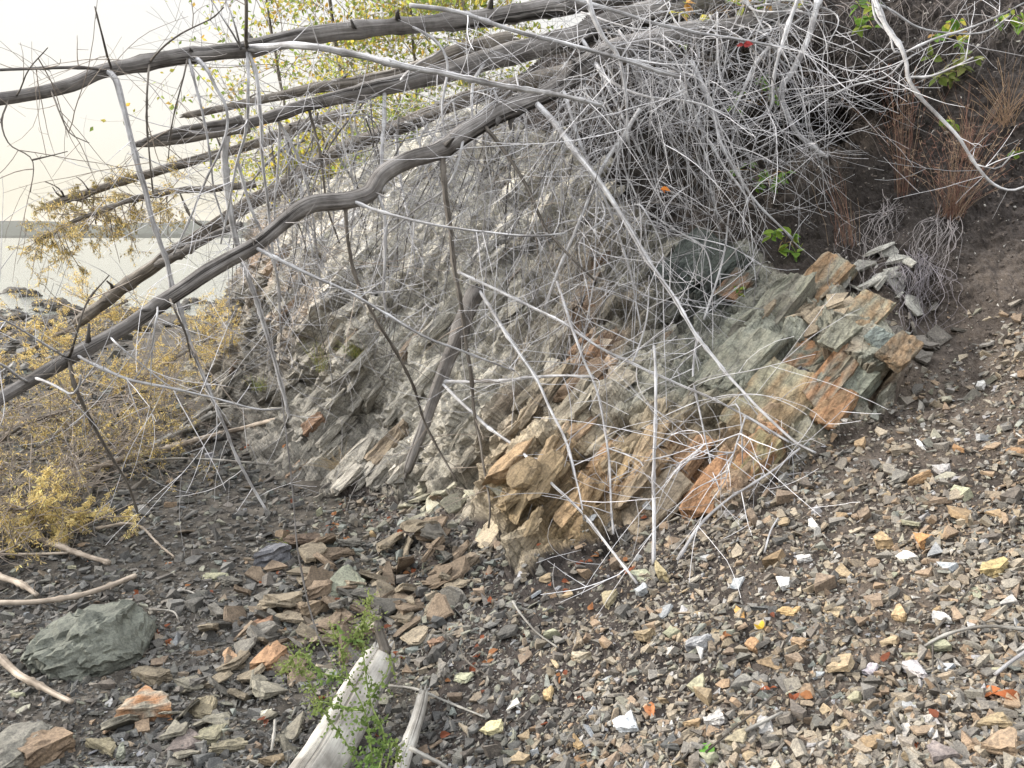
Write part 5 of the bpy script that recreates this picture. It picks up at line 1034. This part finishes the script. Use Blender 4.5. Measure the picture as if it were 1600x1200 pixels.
labs = autolabel(L_, lambda o_, w, s_, l_: f'{o_}curled {w} fallen leaf {s_} {l_}')
LC = {'rust red': C(.30, .10, .05), 'orange brown': C(.36, .17, .08), 'dark red-brown': C(.20, .07, .04)}
for (x, y, w), lb in zip(L_, labs): fallen(lb, x, y, rng.uniform(.022, .04), LC[w])
fallen('small bright yellow leaf on the tan gravel', 1195, 987, .035, C(.62, .42, .06), None); fallen('broad green leaf lying at the bottom edge on the gravel', 1118, 1188, .06, C(.14, .34, .06), None, .1)
fallen('large curled orange leaf near the right edge', 1568, 1085, .06, C(.50, .18, .07), None); fallen('second curled orange leaf at the very right edge', 1592, 1105, .05, C(.45, .15, .06), None); fallen('rusty orange leaf caught on the outcrop crack', 1255, 628, .045, C(.48, .22, .08), None)
fallen('bright orange leaf hanging in the silver tangle', 1032, 296, .05, C(.70, .26, .05), None, up=at(1032, 296, 3.9)); fallen('dark red leaf high in the silver tangle', 1162, 70, .05, C(.40, .06, .06), None, up=at(1162, 70, 4.2)); fallen('orange-tipped leaf on the gravel beside a pale stone', 1015, 1103, .05, C(.55, .25, .12), None)
# boulders along the waterline
wl = [(x, y) for x, y in zip([4, 26, 48, 68, 90, 112, 136, 160, 186, 212, 240, 262, 286, 300, 318, 336, 352, 368, 30, 75, 130, 175, 225, 270, 310, 345], [462, 458, 464, 472, 478, 484, 486, 490, 488, 484, 480, 474, 476, 470, 472, 478, 482, 474, 492, 500, 506, 512, 508, 500, 496, 502])]
NUM = ['first', 'second', 'third', 'fourth', 'fifth', 'sixth', 'seventh', 'eighth', 'ninth', 'tenth', 'eleventh', 'twelfth', 'thirteenth', 'fourteenth', 'fifteenth', 'sixteenth', 'seventeenth', 'eighteenth']
for k, (x, y) in enumerate(wl):
    lb = f'dark rounded boulder, {NUM[k]} from the left along the water edge' if k < 18 else f'dark boulder, {NUM[k-18]} from the left in the row behind the water edge'
    place_rock('boulder', lb, 'boulder', x, y + 6, rng.uniform(22, 40), rng.uniform(14, 24), rng.uniform(.45, .7), C(.085, .08, .075) * rng.uniform(.8, 1.3), rng.normal() * 20, 'boulders along the water edge', .2, 5000 + k, cuts=2)

# ------------------------------------------------------------------ air
mh = bpy.data.materials.new('haze_air'); mh.use_nodes = True; nt = mh.node_tree; nt.nodes.remove(nt.nodes['Principled BSDF']); pv = nt.nodes.new('ShaderNodeVolumePrincipled')
pv.inputs['Color'].default_value = (.93, .90, .85, 1); pv.inputs['Density'].default_value = .00011; nt.links.new(pv.outputs[0], nt.nodes['Material Output'].inputs['Volume'])
mb = MB(); a, b_, c_, d_, e_, f_ = -4600, 4600, -80, 6400, -4, 90
mb.add([[a, c_, e_], [b_, c_, e_], [b_, d_, e_], [a, d_, e_], [a, c_, f_], [b_, c_, f_], [b_, d_, f_], [a, d_, f_]], [[3, 2, 1, 0], [4, 5, 6, 7], [0, 1, 5, 4], [1, 2, 6, 5], [2, 3, 7, 6], [3, 0, 4, 7]])
tag(mb.build('haze', mh), 'thin pale haze over the water and far shore', 'haze', kind='stuff')
